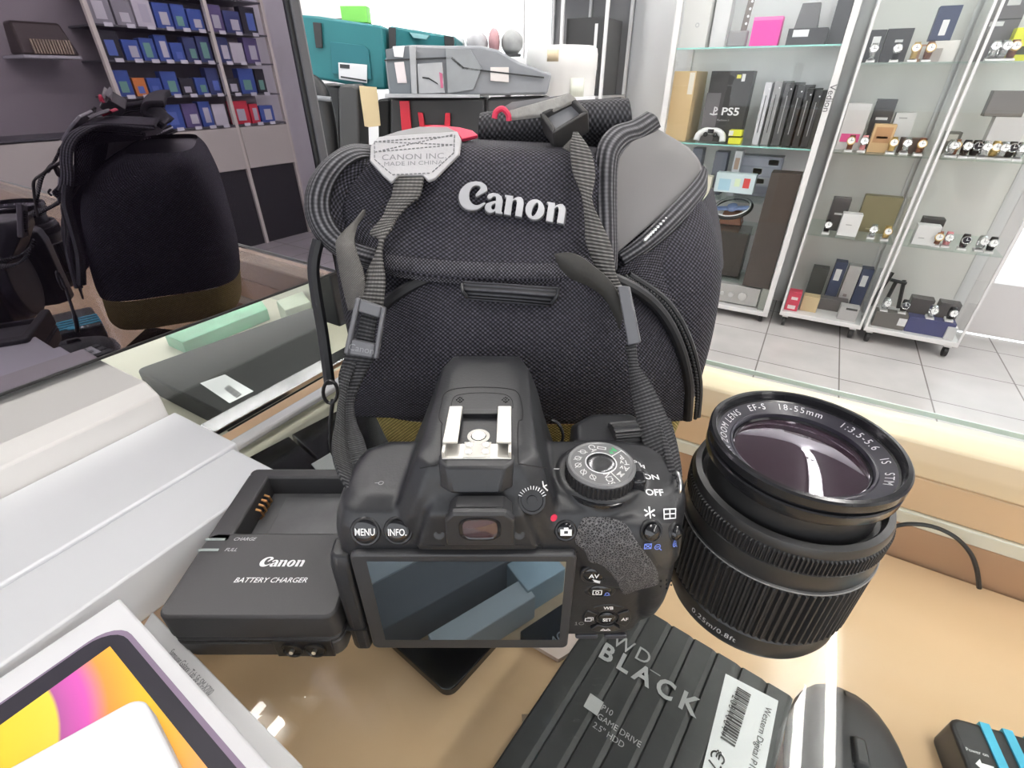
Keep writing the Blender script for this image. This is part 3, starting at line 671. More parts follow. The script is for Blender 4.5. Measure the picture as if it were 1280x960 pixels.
p1, n1 = hit(FB, 574, 248); p2, n2 = hit(FB, 705, 268)
for nm, zz, mm, ex in (('badge_backing', .2, mat('badge_dark', (.10, .10, .105), .4), 1.4), ('badge_lettering', 1.7, mat('badge_silver', (.52, .52, .54), .36, metal=.4), 1.8)):
    b = MB(CF); g = logo_geo((p2 - p1).length * (1.0 if ex > 1.5 else 1.03), ext=ex); fn = surf_map(FB, 640, 258, p2 - p1, zz)
    put(b, g, fn); b.build(nm, mm, bag, smooth=25)
# ring and zip puller hanging on the left
b = MB(CF); b.tube([Yp(413 + 9 * math.cos(t), 490 + 14 * math.sin(t), 205) for t in [k * math.pi / 8 for k in range(16)]], .9, 8, closed=True); b.build('ring', BLK, bag)
b = MB(CF); b.tube(spl([Yp(*p) for p in ((416, 500, 206), (413, 530, 205), (415, 560, 203), (424, 578, 200))], 5), [1.1] * 8 + [1.6] * 8, 8); b.build('zip_pull', BLK, bag)
b = MB(CF); b.tube(spl([Yp(*p) for p in ((398, 300, 236), (392, 330, 232), (394, 360, 230), (404, 420, 226), (412, 480, 218))], 6), 3, 8); b.build('side_strap', PLD, bag)
# ================================================================== camera strap
cs = thing('camera_strap', 'worn grey webbing camera strap draped from the camera up over the bag', 'strap', LF(-55, 124, 60, 0, CF))
def ribbon(L_, R_, m, name, thick=1.3, n=7):
    a, c = spl([Yp(*p) for p in L_], n), spl([Yp(*p) for p in R_], n)
    rows = [[p, p * .5 + q * .5, q] for p, q in zip(a, c)]
    return MB(CF).grid(rows).build(name, m, cs, smooth=70, solid=thick)
# left, from the lug up to the slider
ribbon([(440, 614, 122), (424, 590, 131), (418, 560, 148), (424, 530, 166), (427, 500, 180), (424, 470, 190), (434, 440, 196)],
       [(458, 606, 122), (462, 580, 131), (455, 550, 148), (445, 525, 166), (443, 500, 180), (455, 470, 188), (468, 446, 193)], WEB, 'webbing')
ribbon([(434, 612, 119), (420, 585, 127), (415, 555, 143), (420, 525, 160), (424, 495, 176), (428, 465, 190), (440, 440, 197)],
       [(450, 618, 119), (444, 596, 126), (436, 566, 141), (432, 535, 158), (432, 500, 176), (440, 468, 188), (452, 444, 195)], WEB, 'webbing')
ribbon([(446, 385, 203), (455, 350, 209), (470, 318, 214), (474, 300, 218), (463, 292, 222), (478, 272, 226), (485, 255, 230), (490, 245, 232), (494, 222, 239)],
       [(478, 390, 201), (481, 350, 206), (477, 318, 212), (480, 300, 217), (490, 285, 221), (497, 272, 226), (513, 255, 229), (525, 245, 231), (530, 222, 237)], WEBG, 'webbing')
ribbon([(436, 388, 205), (427, 350, 209), (421, 315, 213), (422, 300, 218), (441, 278, 226), (455, 262, 234)],
       [(452, 386, 204), (456, 350, 207), (446, 315, 212), (443, 300, 217), (447, 282, 226), (456, 268, 234)], WEBB, 'webbing')
# right
ribbon([(842, 606, 121), (822, 590, 129), (806, 560, 140), (796, 525, 154), (789, 490, 168), (786, 455, 182), (782, 432, 191)],
       [(851, 598, 122), (850, 575, 130), (842, 545, 142), (831, 515, 155), (814, 480, 168), (798, 455, 180), (795, 428, 190)], WEB, 'webbing')
ribbon([(846, 610, 119), (835, 588, 127), (828, 555, 139), (822, 525, 152)], [(853, 606, 120), (852, 585, 127), (846, 555, 139), (838, 525, 152)], WEB, 'webbing')
ribbon([(770, 385, 206), (750, 345, 212), (733, 305, 219), (731, 275, 224), (727, 245, 229), (716, 215, 236), (713, 185, 243), (716, 166, 250)],
       [(790, 375, 206), (771, 345, 211), (765, 310, 217), (752, 280, 223), (740, 250, 228), (744, 220, 234), (738, 190, 242), (722, 166, 250)], WEBG, 'webbing')
ribbon([(722, 166, 250), (712, 176, 249), (703, 185, 249)], [(726, 172, 249), (722, 186, 247), (716, 192, 247)], WEBB, 'webbing')
# loose rounded tongue
TN = mat('strap_tongue', (.035, .033, .03), .7, bump=(800, .4, .0003))
a = [(693, 318, 206), (698, 331, 205), (712, 347, 204), (735, 357, 204), (755, 372, 204), (768, 395, 203), (775, 412, 202)]
c = [(695, 317, 206), (712, 316, 205), (728, 322, 204), (745, 335, 204), (762, 350, 204), (774, 370, 203), (779, 395, 202)]
ribbon(a, c, TN, 'strap_end', 1.8)
# sliders
def bar_frame(c4, holes, d, name, m, t=3.5):
    """flat moulded slider: four corners, window in the middle"""
    A_, B_, C2, D_ = [Yp(*p) for p in c4]; b = MB(CF); nn = (B_ - A_).cross(D_ - A_).normalized()
    if nn.dot(EYE - A_) < 0: nn = -nn
    def bl(u, v, h): return A_ * (1 - u) * (1 - v) + B_ * u * (1 - v) + C2 * u * v + D_ * (1 - u) * v + nn * h
    for u0, u1, v0, v1 in holes: b.loft([[bl(u0, v0, 0), bl(u1, v0, 0), bl(u1, v1, 0), bl(u0, v1, 0)], [bl(u0, v0, t), bl(u1, v0, t), bl(u1, v1, t), bl(u0, v1, t)]])
    return b.build(name, m, cs, bevel=.7), bl
SLG = mat('slider_grey', (.12, .12, .13), .35)
sl, bl = bar_frame(((447, 371, 198), (484, 384, 197), (474, 447, 190), (432, 440, 191)), ((0, .16, 0, 1), (.86, 1, 0, 1), (.16, .86, 0, .22), (.16, .86, .72, 1)), 0, 'slider', SLG)
b = MB(CF); b.grid([[bl(u / 4, v / 6, -1.0 + 1.6 * math.sin(v / 6 * math.pi)) for u in range(1, 4)] for v in range(1, 6)]); b.build('webbing', WEB, sl, smooth=70, solid=1.3)
b = MB(CF); put(b, text_geo('Canon', 4.2), lambda v: bl(.5, .86, 3.7) + (bl(1, .86, 0) - bl(0, .86, 0)).normalized() * v.x + (bl(.5, 0, 0) - bl(.5, 1, 0)).normalized() * v.y); b.build('lettering', mat('moulded_grey', (.26, .26, .27), .4), sl, smooth=0)
sl2, bl2 = bar_frame(((773, 357, 203), (788, 358, 201), (802, 428, 190), (786, 432, 191)), ((0, 1, 0, 1),), 0, 'slider', SLG, 3)
# leather tabs
def slab_px(out, d0, th, name, m, dfn=None, bevel=.5, parent=None):
    P = [Yp(x, y, dfn(x, y) if dfn else d0) for x, y in out]; b = MB(CF); nn = Vector((0, -.75, .66))
    b.loft([[p for p in P], [p + nn * th for p in P]]); return b.build(name, m, parent or cs, bevel=bevel, smooth=40)
tabp = [(464.7, 186), (475, 174.4), (572.5, 167.8), (577, 178), (575, 195), (544.4, 226), (536, 229), (529, 222), (499.4, 222), (490, 231), (480, 222), (463.8, 204.4)]
dfn = lambda x, y: 257 - (y - 168) * .33
tab = slab_px(tabp, 0, 2.2, 'leather_tab', LEA, dfn)
pr_ = mat('emboss_grey', (.20, .20, .205), .7)
tO = Yp(521, 201, dfn(0, 201)) + Vector((0, -.75, .66)) * 2.3
tX = (Yp(560, 200, dfn(0, 200)) - Yp(480, 203, dfn(0, 203))).normalized(); tY = Vector((0, .66, .75)); 
b = MB(CF); S0 = lambda x, y: Yp(x, y, dfn(x, y)) + Vector((0, -.75, .66)) * 2.35
put(b, text_geo('CANON INC.', 13, space=1.05), lambda v: S0(519 + v.x, 200 - v.x * .03 - v.y * .75)); put(b, text_geo('MADE IN CHINA', 9.5, space=1.05), lambda v: S0(518 + v.x, 208 - v.x * .03 - v.y * .75)); b.build('lettering', pr_, tab, smooth=0)
b = MB(CF); S = lambda x, y: Yp(x, y, dfn(x, y)) + Vector((0, -.75, .66)) * 2.3
for ln in ([(470, 181), (568, 174)], [(470, 181), (568, 185)], [(470, 194), (568, 172)], [(470, 194), (568, 185)], [(470, 181), (470, 203), (492, 222)], [(569, 173), (568, 195), (540, 220)], [(492, 222), (540, 220)]):
    for (xa, ya), (xb, yb) in zip(ln, ln[1:]):
        n = max(2, int(math.hypot(xb - xa, yb - ya) / 5))
        for i in range(n):
            t0, t1 = i / n, (i + .65) / n; b.tube([S(xa + (xb - xa) * t0, ya + (yb - ya) * t0), S(xa + (xb - xa) * t1, ya + (yb - ya) * t1)], .28, 5)
b.build('stitching', pr_, tab, kind='stuff')
slab_px([(520, 164), (545, 160), (575, 163), (591, 167), (598, 173), (578, 178), (572, 170)], 262, 2.5, 'neck_strap_end', mat('red_lining', (.60, .03, .08), .6), lambda x, y: 264 + (175 - y) * .8)
slab_px([(476, 176), (498, 168.5), (525, 162.5), (560, 163), (574, 170)], 260, 2.6, 'neck_strap_end', mat('strap_grey', (.22, .215, .22), .7), lambda x, y: 261 + (175 - y) * .8)
# right tab: leather sleeve over the handle ending in a moulded keeper
slab_px([(634, 152), (634, 143), (712, 121), (720, 128), (680, 147)], 272, 2.5, 'leather_tab', mat('leather_edge', (.36, .35, .33), .8, noise=(120, .5), bump=(300, 1, .001)), lambda x, y: 264)
slab_px([(628, 140), (640, 133), (700, 125), (712, 122), (640, 146)], 272, 3, 'neck_strap_end', mat('strap_grey'), lambda x, y: 268)
b = MB(CF); b.tube(spl([Yp(*p) for p in ((618, 148, 262), (620, 140, 262), (628, 136, 262), (635, 143, 262), (636, 151, 262))], 5), 1.3, 8); b.build('lining_edge', mat('red_lining'), cs)
kc = [Yp(*p) for p in ((674, 141, 262), (716, 119, 264), (736, 139, 258), (691, 166, 254))]
nn = (kc[1] - kc[0]).cross(kc[3] - kc[0]).normalized()
if nn.dot(EYE - kc[0]) < 0: nn = -nn
cen = sum(kc, Vector()) / 4; b = MB(CF)
outer = kc; inner = [cen + (p - cen) * .74 for p in kc]
for i in range(4):
    j = (i + 1) % 4; b.loft([[outer[i], outer[j], inner[j], inner[i]], [p - nn * 15 for p in (outer[i], outer[j], inner[j], inner[i])]])
kp = b.build('keeper', mat('keeper_black', (.05, .048, .047), .45), cs, bevel=.8)
b = MB(CF); b.loft([[p - nn * 4 for p in inner], [p - nn * 14 for p in inner]]); b.build('keeper_core', mat('keeper_grey', (.20, .20, .21), .5), kp)
# ================================================================== the lens
LC_ = (101.5, 133)
ln = thing('camera_lens', 'black zoom lens standing upright on the glass right of the camera', 'lens', LF(*LC_, 0, 0, CF))
def lat(prof, name, m, parent=ln, n=96, **k): return MB(CF).lathe(prof, (*LC_, 0), n).build(name, m, parent, smooth=30, **k)
LBK = mat('lens_black', (.022, .022, .023), .36, spec=.5)
lat([(28, .3), (29.5, 2), (32.2, 5), (33.2, 8), (33.4, 14), (33.4, 16), (32.6, 17), (30, 17)], 'rear_barrel', LBK)
def ribs(r0, r1, z0, z1, n, name, m, duty=.55, cham=1):
    b = MB(CF); N_ = n * 4; ring = lambda z, s: [(LC_[0] + (r1 if (k % 4) in (1, 2) and s else r0) * math.cos(2 * math.pi * k / N_), LC_[1] + (r1 if (k % 4) in (1, 2) and s else r0) * math.sin(2 * math.pi * k / N_), z) for k in range(N_)]
    b.loft([ring(z0, 0), ring(z0 + cham, 1), ring(z1 - cham, 1), ring(z1, 0)]); return b.build(name, m, ln, smooth=20)
ribs(33.0, 34.3, 17, 46, 84, 'zoom_ring', mat('ring_rubber', (.017, .017, .018), .5))
lat([(33.6, 46), (34.2, 46.3), (34.2, 47), (33.6, 47.3), (33.7, 47.5), (33.7, 55), (33, 55.4)], 'barrel', LBK)
lat([(34.05, 46.4), (34.45, 46.5), (34.45, 46.9), (34.05, 47)], 'ring_line', mat('line_grey', (.22, .22, .22), .3))
ribs(33.1, 34.0, 55.3, 62.5, 150, 'focus_ring', mat('ring_rubber'), cham=.6)
lat([(33.2, 62.5), (33.4, 63.5), (32.6, 66), (30.6, 66.6), (30.0, 65.5), (29.4, 60), (28.5, 60)], 'shoulder', LBK)
lat([(28.0, 58), (28.0, 74.6), (28.6, 75)], 'inner_barrel', LBK)
lat([(28.6, 73), (29, 75.2), (30.9, 75.8), (31.1, 76.3), (31.1, 79.0), (30.7, 79.5), (29.8, 79.7), (29.8, 80.6), (30.9, 80.9), (31.2, 81.3), (31.2, 84), (30.6, 84.7), (29.3, 84.9), (28.8, 84.2), (28.6, 81.5), (27.6, 81.0)], 'filter_ring', mat('ring_gloss', (.014, .014, .016), .18))
lat([(28.7, 81.0), (27.9, 81.2), (23.4, 79.2), (23.0, 79.5), (22.4, 79.2), (21.6, 75), (0.01, 73)], 'name_ring', mat('name_ring_black', (.020, .018, .028), .32))
GLN = bpy.data.materials.new('lens_glass'); GLN.use_nodes = True
gb = GLN.node_tree.nodes['Principled BSDF']; gb.inputs['Base Color'].default_value = (.035, .022, .025, 1); gb.inputs['Roughness'].default_value = .02; gb.inputs['Specular IOR Level'].default_value = 1.0; gb.inputs['Coat Weight'].default_value = .8; gb.inputs['Coat Tint'].default_value = (.85, .8, 1, 1); gb.inputs['Coat Roughness'].default_value = .01
MB(CF).lathe([(22.0, 77.0), (18, 77.9), (13, 78.8), (8, 79.4), (4, 79.75), (.01, 79.9)], (*LC_, 0), 64).build('front_element', GLN, ln, smooth=80)
lat([(21.7, 76.5), (22.3, 77.6), (21.8, 78.0), (21.3, 77.2)], 'retaining_ring', GLB)
def ring_text(s_, size, r, z, a_mid, name, m, slope=0., inward=True, **k):
    vs, fs = text_geo(s_, size, **k); out = []
    for v in vs:
        a = math.radians(a_mid) - v.x / r; rr = r + v.y; out.append(Vector((LC_[0] + rr * math.cos(a), LC_[1] + rr * math.sin(a), z + v.y * slope)))
    return MB(CF).add(out, fs).build(name, m, ln, smooth=0)
ring_text('CANON ZOOM LENS   EF-S   18-55mm    1:3.5-5.6   IS   STM', 3.5, 25.6, 80.4, 82, 'lettering', mat('ring_print', (.62, .62, .64), .5), slope=.44, space=1.25)
vs, fs = text_geo('0.25m/0.8ft', 3.6, space=1.1)
b = MB(CF); b.add([Vector((LC_[0] + 33.6 * math.cos(math.radians(-137) + v.x / 33.6), LC_[1] + 33.6 * math.sin(math.radians(-137) + v.x / 33.6), 11 + v.y)) for v in vs], fs); b.build('lettering', mat('ring_print'), ln, smooth=0)
# ================================================================== the camera
dslr = thing('camera', 'black digital camera body without lens, screen facing forward, in front of the bag', 'camera', LF(0, 125, 0, 0, CF))
b = MB(CF)
def sec(z, pts): return [(x, y, z) for x, y in pts]
def body_ring(z, xl, xr, yb, yf, yl=None):
    """plan of the body: flat back, rounded ends"""
    P = [(xl + 3, yb + 2), (xl + 7, yb), (-20, yb), (xr - 14, yb), (xr - 6, yb + 1.5), (xr - 1.5, yb + 6), (xr, yb + 14), (xr - 1, yf - 10), (xr - 8, yf - 2), (xr - 18, yf), (-20, yf), (xl + 10, yf), (xl + 2, yf - 5), (xl, yf - 14), (xl, yb + 8)]
    return sec(z, P)
b.loft([body_ring(1.5, -57, 46, 116, 146), body_ring(4, -59.5, 49, 111.5, 149), body_ring(11, -60, 52, 107, 150), body_ring(25, -60.5, 54, 106.5, 150), body_ring(50, -60, 57, 106.5, 150), body_ring(62, -59.5, 58.5, 106.5, 149),
        body_ring(68, -58.5, 58.5, 107.5, 148), body_ring(73, -57, 59, 110, 146), body_ring(76, -54, 57.5, 115, 142)])
# grip and the top right deck
b.loft([sec(2, [(26, 130), (52, 130), (54, 160), (48, 168), (34, 168), (27, 160)]), sec(60, [(24, 130), (57, 130), (58, 160), (50, 170), (34, 170), (24, 162)]), sec(70, [(22, 125), (57, 125), (58, 158), (50, 168), (34, 168), (24, 160)]), sec(74, [(24, 125), (54, 125), (54, 156), (48, 162), (34, 162), (26, 155)])])
# dial plinth
b.cyl((30, 124.5, 60), (30, 124.5, 77.5), 14.5, n=28)
# prism hump
def hring(z, xl, xr, yb, yf, ch=5):
    return sec(z, [(xl + ch, yb), (xr - ch, yb), (xr, yb + ch * .8), (xr - 1.2, (yb + yf) / 2), (xr - 1.5, yf - ch * 2), (xr - ch, yf), (xl + ch, yf), (xl + 1.5, yf - ch * 2), (xl + 1.2, (yb + yf) / 2), (xl, yb + ch * .8)])
b.loft([hring(58, -44, 22, 107, 158), hring(66, -41, 18, 107, 166), hring(74, -37, 14.5, 107, 172), hring(82, -33.5, 12, 108, 178), hring(88, -31, 9.5, 110, 180), hring(91.5, -29.5, 8, 112, 180), hring(93, -25, 4, 116, 172)])
# lens throat in front
b.cyl((-11, 140, 40), (-11, 158, 40), 33, 31, n=40)
# eyepiece pod and screen-side shoulder
b.loft([sec(63, [(-30, 103), (8, 103), (12, 112), (-34, 112)]), sec(78, [(-25, 104), (3, 104), (8, 112), (-30, 112)]), sec(84, [(-22, 109), (0, 109), (5, 114), (-27, 114)])])
# thumb rest swelling
b.ball((38, 108, 56), (17, 5.5, 17), 20)
b.ball((50, 118, 40), (8, 14, 30), 20)
body = b.build('body', PLA, dslr, smooth=0)
for p in body.data.polygons: p.use_smooth = True
q = body.modifiers.new('fuse', 'REMESH'); q.mode = 'VOXEL'; q.voxel_size = .9 * K; q.use_smooth_shade = True
q = body.modifiers.new('soften', 'SMOOTH'); q.factor = .5; q.iterations = 9
BB = bvh_of([body])
# hot shoe block
b = MB(CF); b.loft([[(x, y, 85) for x, y in [(-23.5, 118), (-22, 109), (-18, 106), (-3.5, 106), (.5, 109), (2, 118), (1.5, 141), (-23, 141)]], [(x, y, 92.6) for x, y in [(-23, 118), (-22, 112), (-19.5, 109.3), (-2, 109.3), (.5, 112), (1.5, 118), (1, 140), (-22.5, 140)]]])
b.build('shoe_base', PLA, dslr, bevel=.8)
SX0, SX1, SY0, SY1, SZ = -21.2, -.2, 113., 137., 93.
b = MB(CF); b.box(SX0, SX1, SY0, SY1, 92.2, SZ); b.box(SX0, SX0 + 1, SY0, SY1 - 1, SZ, SZ + 2.4); b.box(SX1 - 1, SX1, SY0, SY1 - 1, SZ, SZ + 2.4)
b.box(SX0, SX0 + 4.6, SY0 + 3.8, SY1 - 1, SZ + 2.4, SZ + 3.3); b.box(SX1 - 4.6, SX1, SY0 + 3.8, SY1 - 1, SZ + 2.4, SZ + 3.3)
hs = b.build('hot_shoe', SHOE, dslr, bevel=.25)
b = MB(CF); b.box(SX0 + 4.6, SX1 - 4.6, SY1 - 3.4, SY1 - .8, SZ, SZ + 1.8); b.build('shoe_stop', PLD, hs, bevel=.2)
b = MB(CF); cx = (SX0 + SX1) / 2
for x, y, r in ((cx, 123.5, 2.2), (cx - 2.6, 119, 1.1), (cx + 2.6, 119, 1.1), (cx - 2.6, 115.6, 1.1), (cx + 2.6, 115.6, 1.1)): b.cyl((x, y, SZ), (x, y, SZ + .5), r, n=16)
b.build('contacts', mat('contact_bright', (.9, .88, .82), .2, metal=.8), hs, bevel=.1)
b = MB(CF); b.lathe([(3.6, 0), (3.6, .25), (2.5, .25), (2.5, 0)], (cx, 123.5, SZ), 24); b.box(cx - 4.2, cx + 4.2, 113.2, 120.5, SZ, SZ + .2); b.build('contact_plate', mat('contact_grey', (.45, .44, .41), .4, metal=.3), hs)
# flash lid seams
def on_body(x, y, lift=.05):
    l, n = hit(BB, x, y)
    if l is None: l, n = Yp(x, y, 112), Vector((0, -1, 0))
    if n.dot(EYE - l) < 0: n = -n
    return l + n * lift, n
SEAM = mat('seam_black', (.004, .004, .005), .8)
def seam(pts, name='seam', r=.22, m=SEAM, n=5, parent=dslr):
    P = [on_body(x, y, -.02)[0] for x, y in [(p.x, p.y) for p in spl(pts, n)]]
    return MB(CF).tube(P, r, 6).build(name, m, parent)
seam([(525, 585), (548, 580), (551, 574), (552, 535), (553, 530), (549, 522), (552, 505), (556, 492), (570, 486), (600, 484), (635, 486), (648, 492), (653, 510), (653, 524), (648, 530), (648, 575), (652, 580), (668, 583), (682, 585)], 'flash_seam')
seam([(565, 512), (565, 502), (572, 494), (600, 491), (630, 493), (640, 500), (641, 510)], 'flash_seam', .16)
b = MB(CF)
for cx_, cy_ in ((575, 500), (632, 500)):
    for dx, dy in ((0, 0), (-4, 0), (4, 0), (0, -3), (0, 3), (-2, -2), (2, -2), (-2, 2), (2, 2)): b.ball(on_body(cx_ + dx, cy_ + dy)[0], .28, 6)
b.build('speaker_holes', SEAM, dslr, kind='stuff')
# eyecup and eyepiece
b = MB(CF); oc = [(-19.6, 71.5), (.8, 71.5), (.8, 82), (-1.8, 85), (-17, 85), (-19.6, 82)]
ic = lambda k, dz=0: [(-9.4 + (x + 9.4) * k, 79.2 + (z - 79.6) * k + dz) for x, z in oc]
def yring(P, y): return [(x, y, z) for x, z in P]
b.loft([yring([(-9.4 + (x + 9.4) * .93, 78.2 + (z - 78.2) * .93) for x, z in oc], 106), yring([(-9.4 + (x + 9.4) * .93, 78.2 + (z - 78.2) * .93) for x, z in oc], 101.2), yring(oc, 100.6), yring(oc, 99), yring([(-9.4 + (x + 9.4) * .95, 78.2 + (z - 78.2) * .93) for x, z in oc], 98.2)], cap=True); ec = b.build('eyecup', mat('eyecup_rubber', (.022, .022, .024), .4), dslr, bevel=.3, seg=2)
er = [(-9.3 + 6.2 * math.copysign(abs(math.cos(t)) ** .6, math.cos(t)), 78.8 + 4.6 * math.copysign(abs(math.sin(t)) ** .6, math.sin(t))) for t in [k * math.pi / 14 for k in range(28)]]
b = MB(CF); b.loft([yring(er, 98.3), yring(er, 97.9), yring([(-9.3 + (x + 9.3) * .9, 78.8 + (z - 78.8) * .9) for x, z in er], 97.9), yring([(-9.3 + (x + 9.3) * .82, 78.8 + (z - 78.8) * .82) for x, z in er], 98.15)], cap=False); b.build('eyepiece_rim', GLB, ec, smooth=30)
b = MB(CF); b.loft([yring([(-9.3 + (x + 9.3) * .86, 78.8 + (z - 78.8) * .86) for x, z in er], 98.18), yring([(-9.3 + (x + 9.3) * .6, 78.8 + (z - 78.8) * .6) for x, z in er], 98.0)]); b.build('eyepiece_glass', mat('eyepiece', (.06, .03, .035), .04, spec=1, coat=1), ec, smooth=60)
# screen
X0, X1 = -52.6, 21.0
b = MB(CF); P = rrect(X0, X1, 6.6, 60.2, 2.2, 4)
b.loft([yring(P, 106.8), yring(P, 104.6), yring([(x * .992 - .13, 33.4 + (z - 33.4) * .985) for x, z in P], 103.9)]); lcd = b.build('screen_panel', mat('panel_black', (.035, .035, .038), .42), dslr, bevel=.4)
b = MB(CF); b.add([(-47.2, 103.8, 12.6), (17.6, 103.8, 12.6), (17.6, 103.8, 57.2), (-47.2, 103.8, 57.2)], [(0, 1, 2, 3)])
b.build('screen', mirrorish('screen_glass', (.012, .014, .017), .42, (.72, .82, .95)), lcd, smooth=0)
b = MB(CF); b.loft([[(x, y, 6) for x, y in [(-60.8, 106), (-58.5, 103.8), (-54, 103.8), (-53.3, 106.5), (-53.3, 114), (-60.8, 114)]], [(x, y, 52) for x, y in [(-60.8, 106), (-58.5, 104), (-54, 104), (-53.3, 106.5), (-53.3, 114), (-60.8, 114)]], [(x, y, 57) for x, y in [(-60.3, 107.5), (-58.5, 106), (-54, 106), (-53.3, 108.5), (-53.3, 114), (-60.8, 114)]]])
b.build('hinge', PLA, dslr, bevel=1)
MB(CF).box(-61, -53.1, 103.6, 106, 18.5, 19).build('hinge_seam', SEAM, dslr)
seam([(437, 688), (470, 687), (520, 687), (523, 682), (556, 682)], 'panel_seam')
seam([(644, 681), (676, 682), (680, 687), (706, 688), (722, 690)], 'panel_seam')
# buttons: set on the surface where they sit
def frame_at(x, y, xdir=(1, 0, 0), n=None):
    p, nn = on_body(x, y, 0); n = Vector(n).normalized() if n else nn; X = Vector(xdir); X = (X - n * X.dot(n)).normalized(); Y = n.cross(X)
    M = Matrix((X, Y, n)).transposed().to_4x4(); M.translation = p; return M
def button(x, y, r, h=1.2, name='button', m=GLB, sx=1, n=None, txt=None, tsz=3, rim=True, dome=.4, tm=None, bold=.015, tx=1):
    M = frame_at(x, y, n=n); b = MB(CF); S = Matrix.Diagonal((sx, 1, 1, 1))
    b.lathe([(r, -1), (r, h - .35), (r * .86, h - .05), (r * .5, h + dome * .6), (.01, h + dome)], n=32, M=M @ S); o = b.build(name, m, dslr, smooth=50)
    if rim:
        b = MB(CF); b.lathe([(r + .15, -.8), (r + .15, .35), (r + .7, .45), (r + 1.1, .05), (r + 1.1, -.8)], n=32, M=M @ S); b.build('button_rim', PLD, o, smooth=50)
    if txt:
        b = MB(CF); put(b, text_geo(txt, tsz, bold=bold, sx=tx), lambda v: M @ Vector((v.x, v.y, h + dome + .12))); b.build('lettering', tm or WHT, o, smooth=0)
    return o, M
BN = (0, -.9, .42)
button(457, 664, 3.9, .7, txt='MENU', tsz=3.3, n=BN, dome=.15, tx=.72); button(498, 663, 3.7, 1.5, txt='INFO.', tsz=3.2, n=BN, dome=.15, tx=.74)
def icon(x, y, geo, m=WHT, name='icon', lift=.12, xdir=(1, 0, 0), parent=dslr):
    p, n = on_body(x, y, 0); X = Vector(xdir); X = (X - n * X.dot(n)).normalized(); Y = n.cross(X)
    def fn(v):
        q = p + X * v.x + Y * v.y; l, nn, i, d = BB.ray_cast(q + n * 5, -n)
        if l is None or (l - q).length > 3: l = q
        return l + n * lift
    b = MB(CF); put(b, geo, fn); return b.build(name, m, parent, smooth=0)
def rects(*R):
    V = []; Fs = []
    for x0, y0, x1, y1 in R:
        o = len(V); V += [Vector((x0, y0, 0)), Vector((x1, y0, 0)), Vector((x1, y1, 0)), Vector((x0, y1, 0))]; Fs.append((o, o + 1, o + 2, o + 3))
    return V, Fs
def strokes(lines, w):
    V = []; Fs = []
    for ln_ in lines:
        for (a0, a1), (c0, c1) in zip(ln_, ln_[1:]):
            d = Vector((c0 - a0, c1 - a1, 0)); d.normalize(); n = Vector((-d.y, d.x, 0)) * w / 2; o = len(V); A_, C2 = Vector((a0, a1, 0)) - d * w * .3, Vector((c0, c1, 0)) + d * w * .3
            V += [A_ - n, C2 - n, C2 + n, A_ + n]; Fs.append((o, o + 1, o + 2, o + 3))
    return V, Fs
circ = lambda cx, cy, r, n=16: [(cx + r * math.cos(2 * math.pi * k / n), cy + r * math.sin(2 * math.pi * k / n)) for k in range(n + 1)]
def comb(*gs):
    V = []; Fs = []
    for v, f in gs: o = len(V); V += v; Fs += [tuple(i + o for i in q) for q in f]
    return V, Fs
icon(814, 597, text_geo('ON', 3.4, bold=.02), name='lettering'); icon(818, 616, text_geo('OFF', 3.4, bold=.02), name='lettering')
icon(799, 581, comb(rects((-1.8, -1.0, .8, .8)), strokes([circ(-1.3, 1.2, .5, 8), circ(.3, 1.2, .5, 8), [(.9, 0), (1.9, .8), (1.9, -.9), (.9, 0)]], .35)))
icon(812, 641, strokes([[(math.cos(a) * 1.8, math.sin(a) * 1.8), (-math.cos(a) * 1.8, -math.sin(a) * 1.8)] for a in (.52, 1.57, 2.62)], .5))
icon(837, 642, strokes([[(-2, -1.5), (2, -1.5), (2, 1.5), (-2, 1.5), (-2, -1.5)], [(0, -1.5), (0, 1.5)], [(-2, 0), (2, 0)]], .4), lift=.4)
icon(817, 681, comb(strokes([[(-3.2, -.9), (-1, -.9), (-1, .9), (-3.2, .9), (-3.2, -.9)], [(-3.2, -.9), (-1, .9)], [(-3.2, .9), (-1, -.9)], circ(1.2, -.6, .95, 12), [(1.9, -1.3), (2.7, -2.1)], [(.7, -.6), (1.7, -.6)]], .3)), BLU, lift=.5)
icon(842, 679, strokes([circ(0, 0, .95, 12), [(.7, -.7), (1.6, -1.6)], [(-.5, 0), (.5, 0)], [(0, -.5), (0, .5)]], .3), BLU, lift=.5)
icon(474, 604, strokes([circ(.6, 0, .8, 12), [(-1.4, 0), (-.2, 0)]], .22), GRY)
button(814, 664, 2.7, 1.6, dome=.8); button(843, 665, 2.5, 1.6, dome=.8)
o_, M_ = button(707, 663, 2.6, 1.0, n=BN, dome=.2)
b = MB(CF); put(b, rects((-1.8, -1.2, 1.8, .9), (-.7, .9, .7, 1.5)), lambda v: M_ @ Vector((v.x, v.y, 1.35))); b.build('icon', WHT, o_, smooth=0)
b = MB(CF); put(b, rects((-.6, -.5, .6, .4)), lambda v: M_ @ Vector((v.x, v.y, 1.4))); b.build('icon_mark', BLK, o_, smooth=0)
M = frame_at(692, 647); MB(CF).lathe([(1.2, -.5), (1.2, .25), (.01, .35)], n=20, M=M).build('record_dot', RED, dslr)
button(742, 718, 3.0, .7, sx=1.15, n=(0, -1, .1), txt='AV', tsz=2.6, dome=.1); icon(745, 722, comb(rects((-1, -.9, 1.6, .9))), WHT, lift=1.3)
b_, M_ = button(750, 738, 2.6, .6, sx=1.5, n=(0, -1, .1), dome=.1)
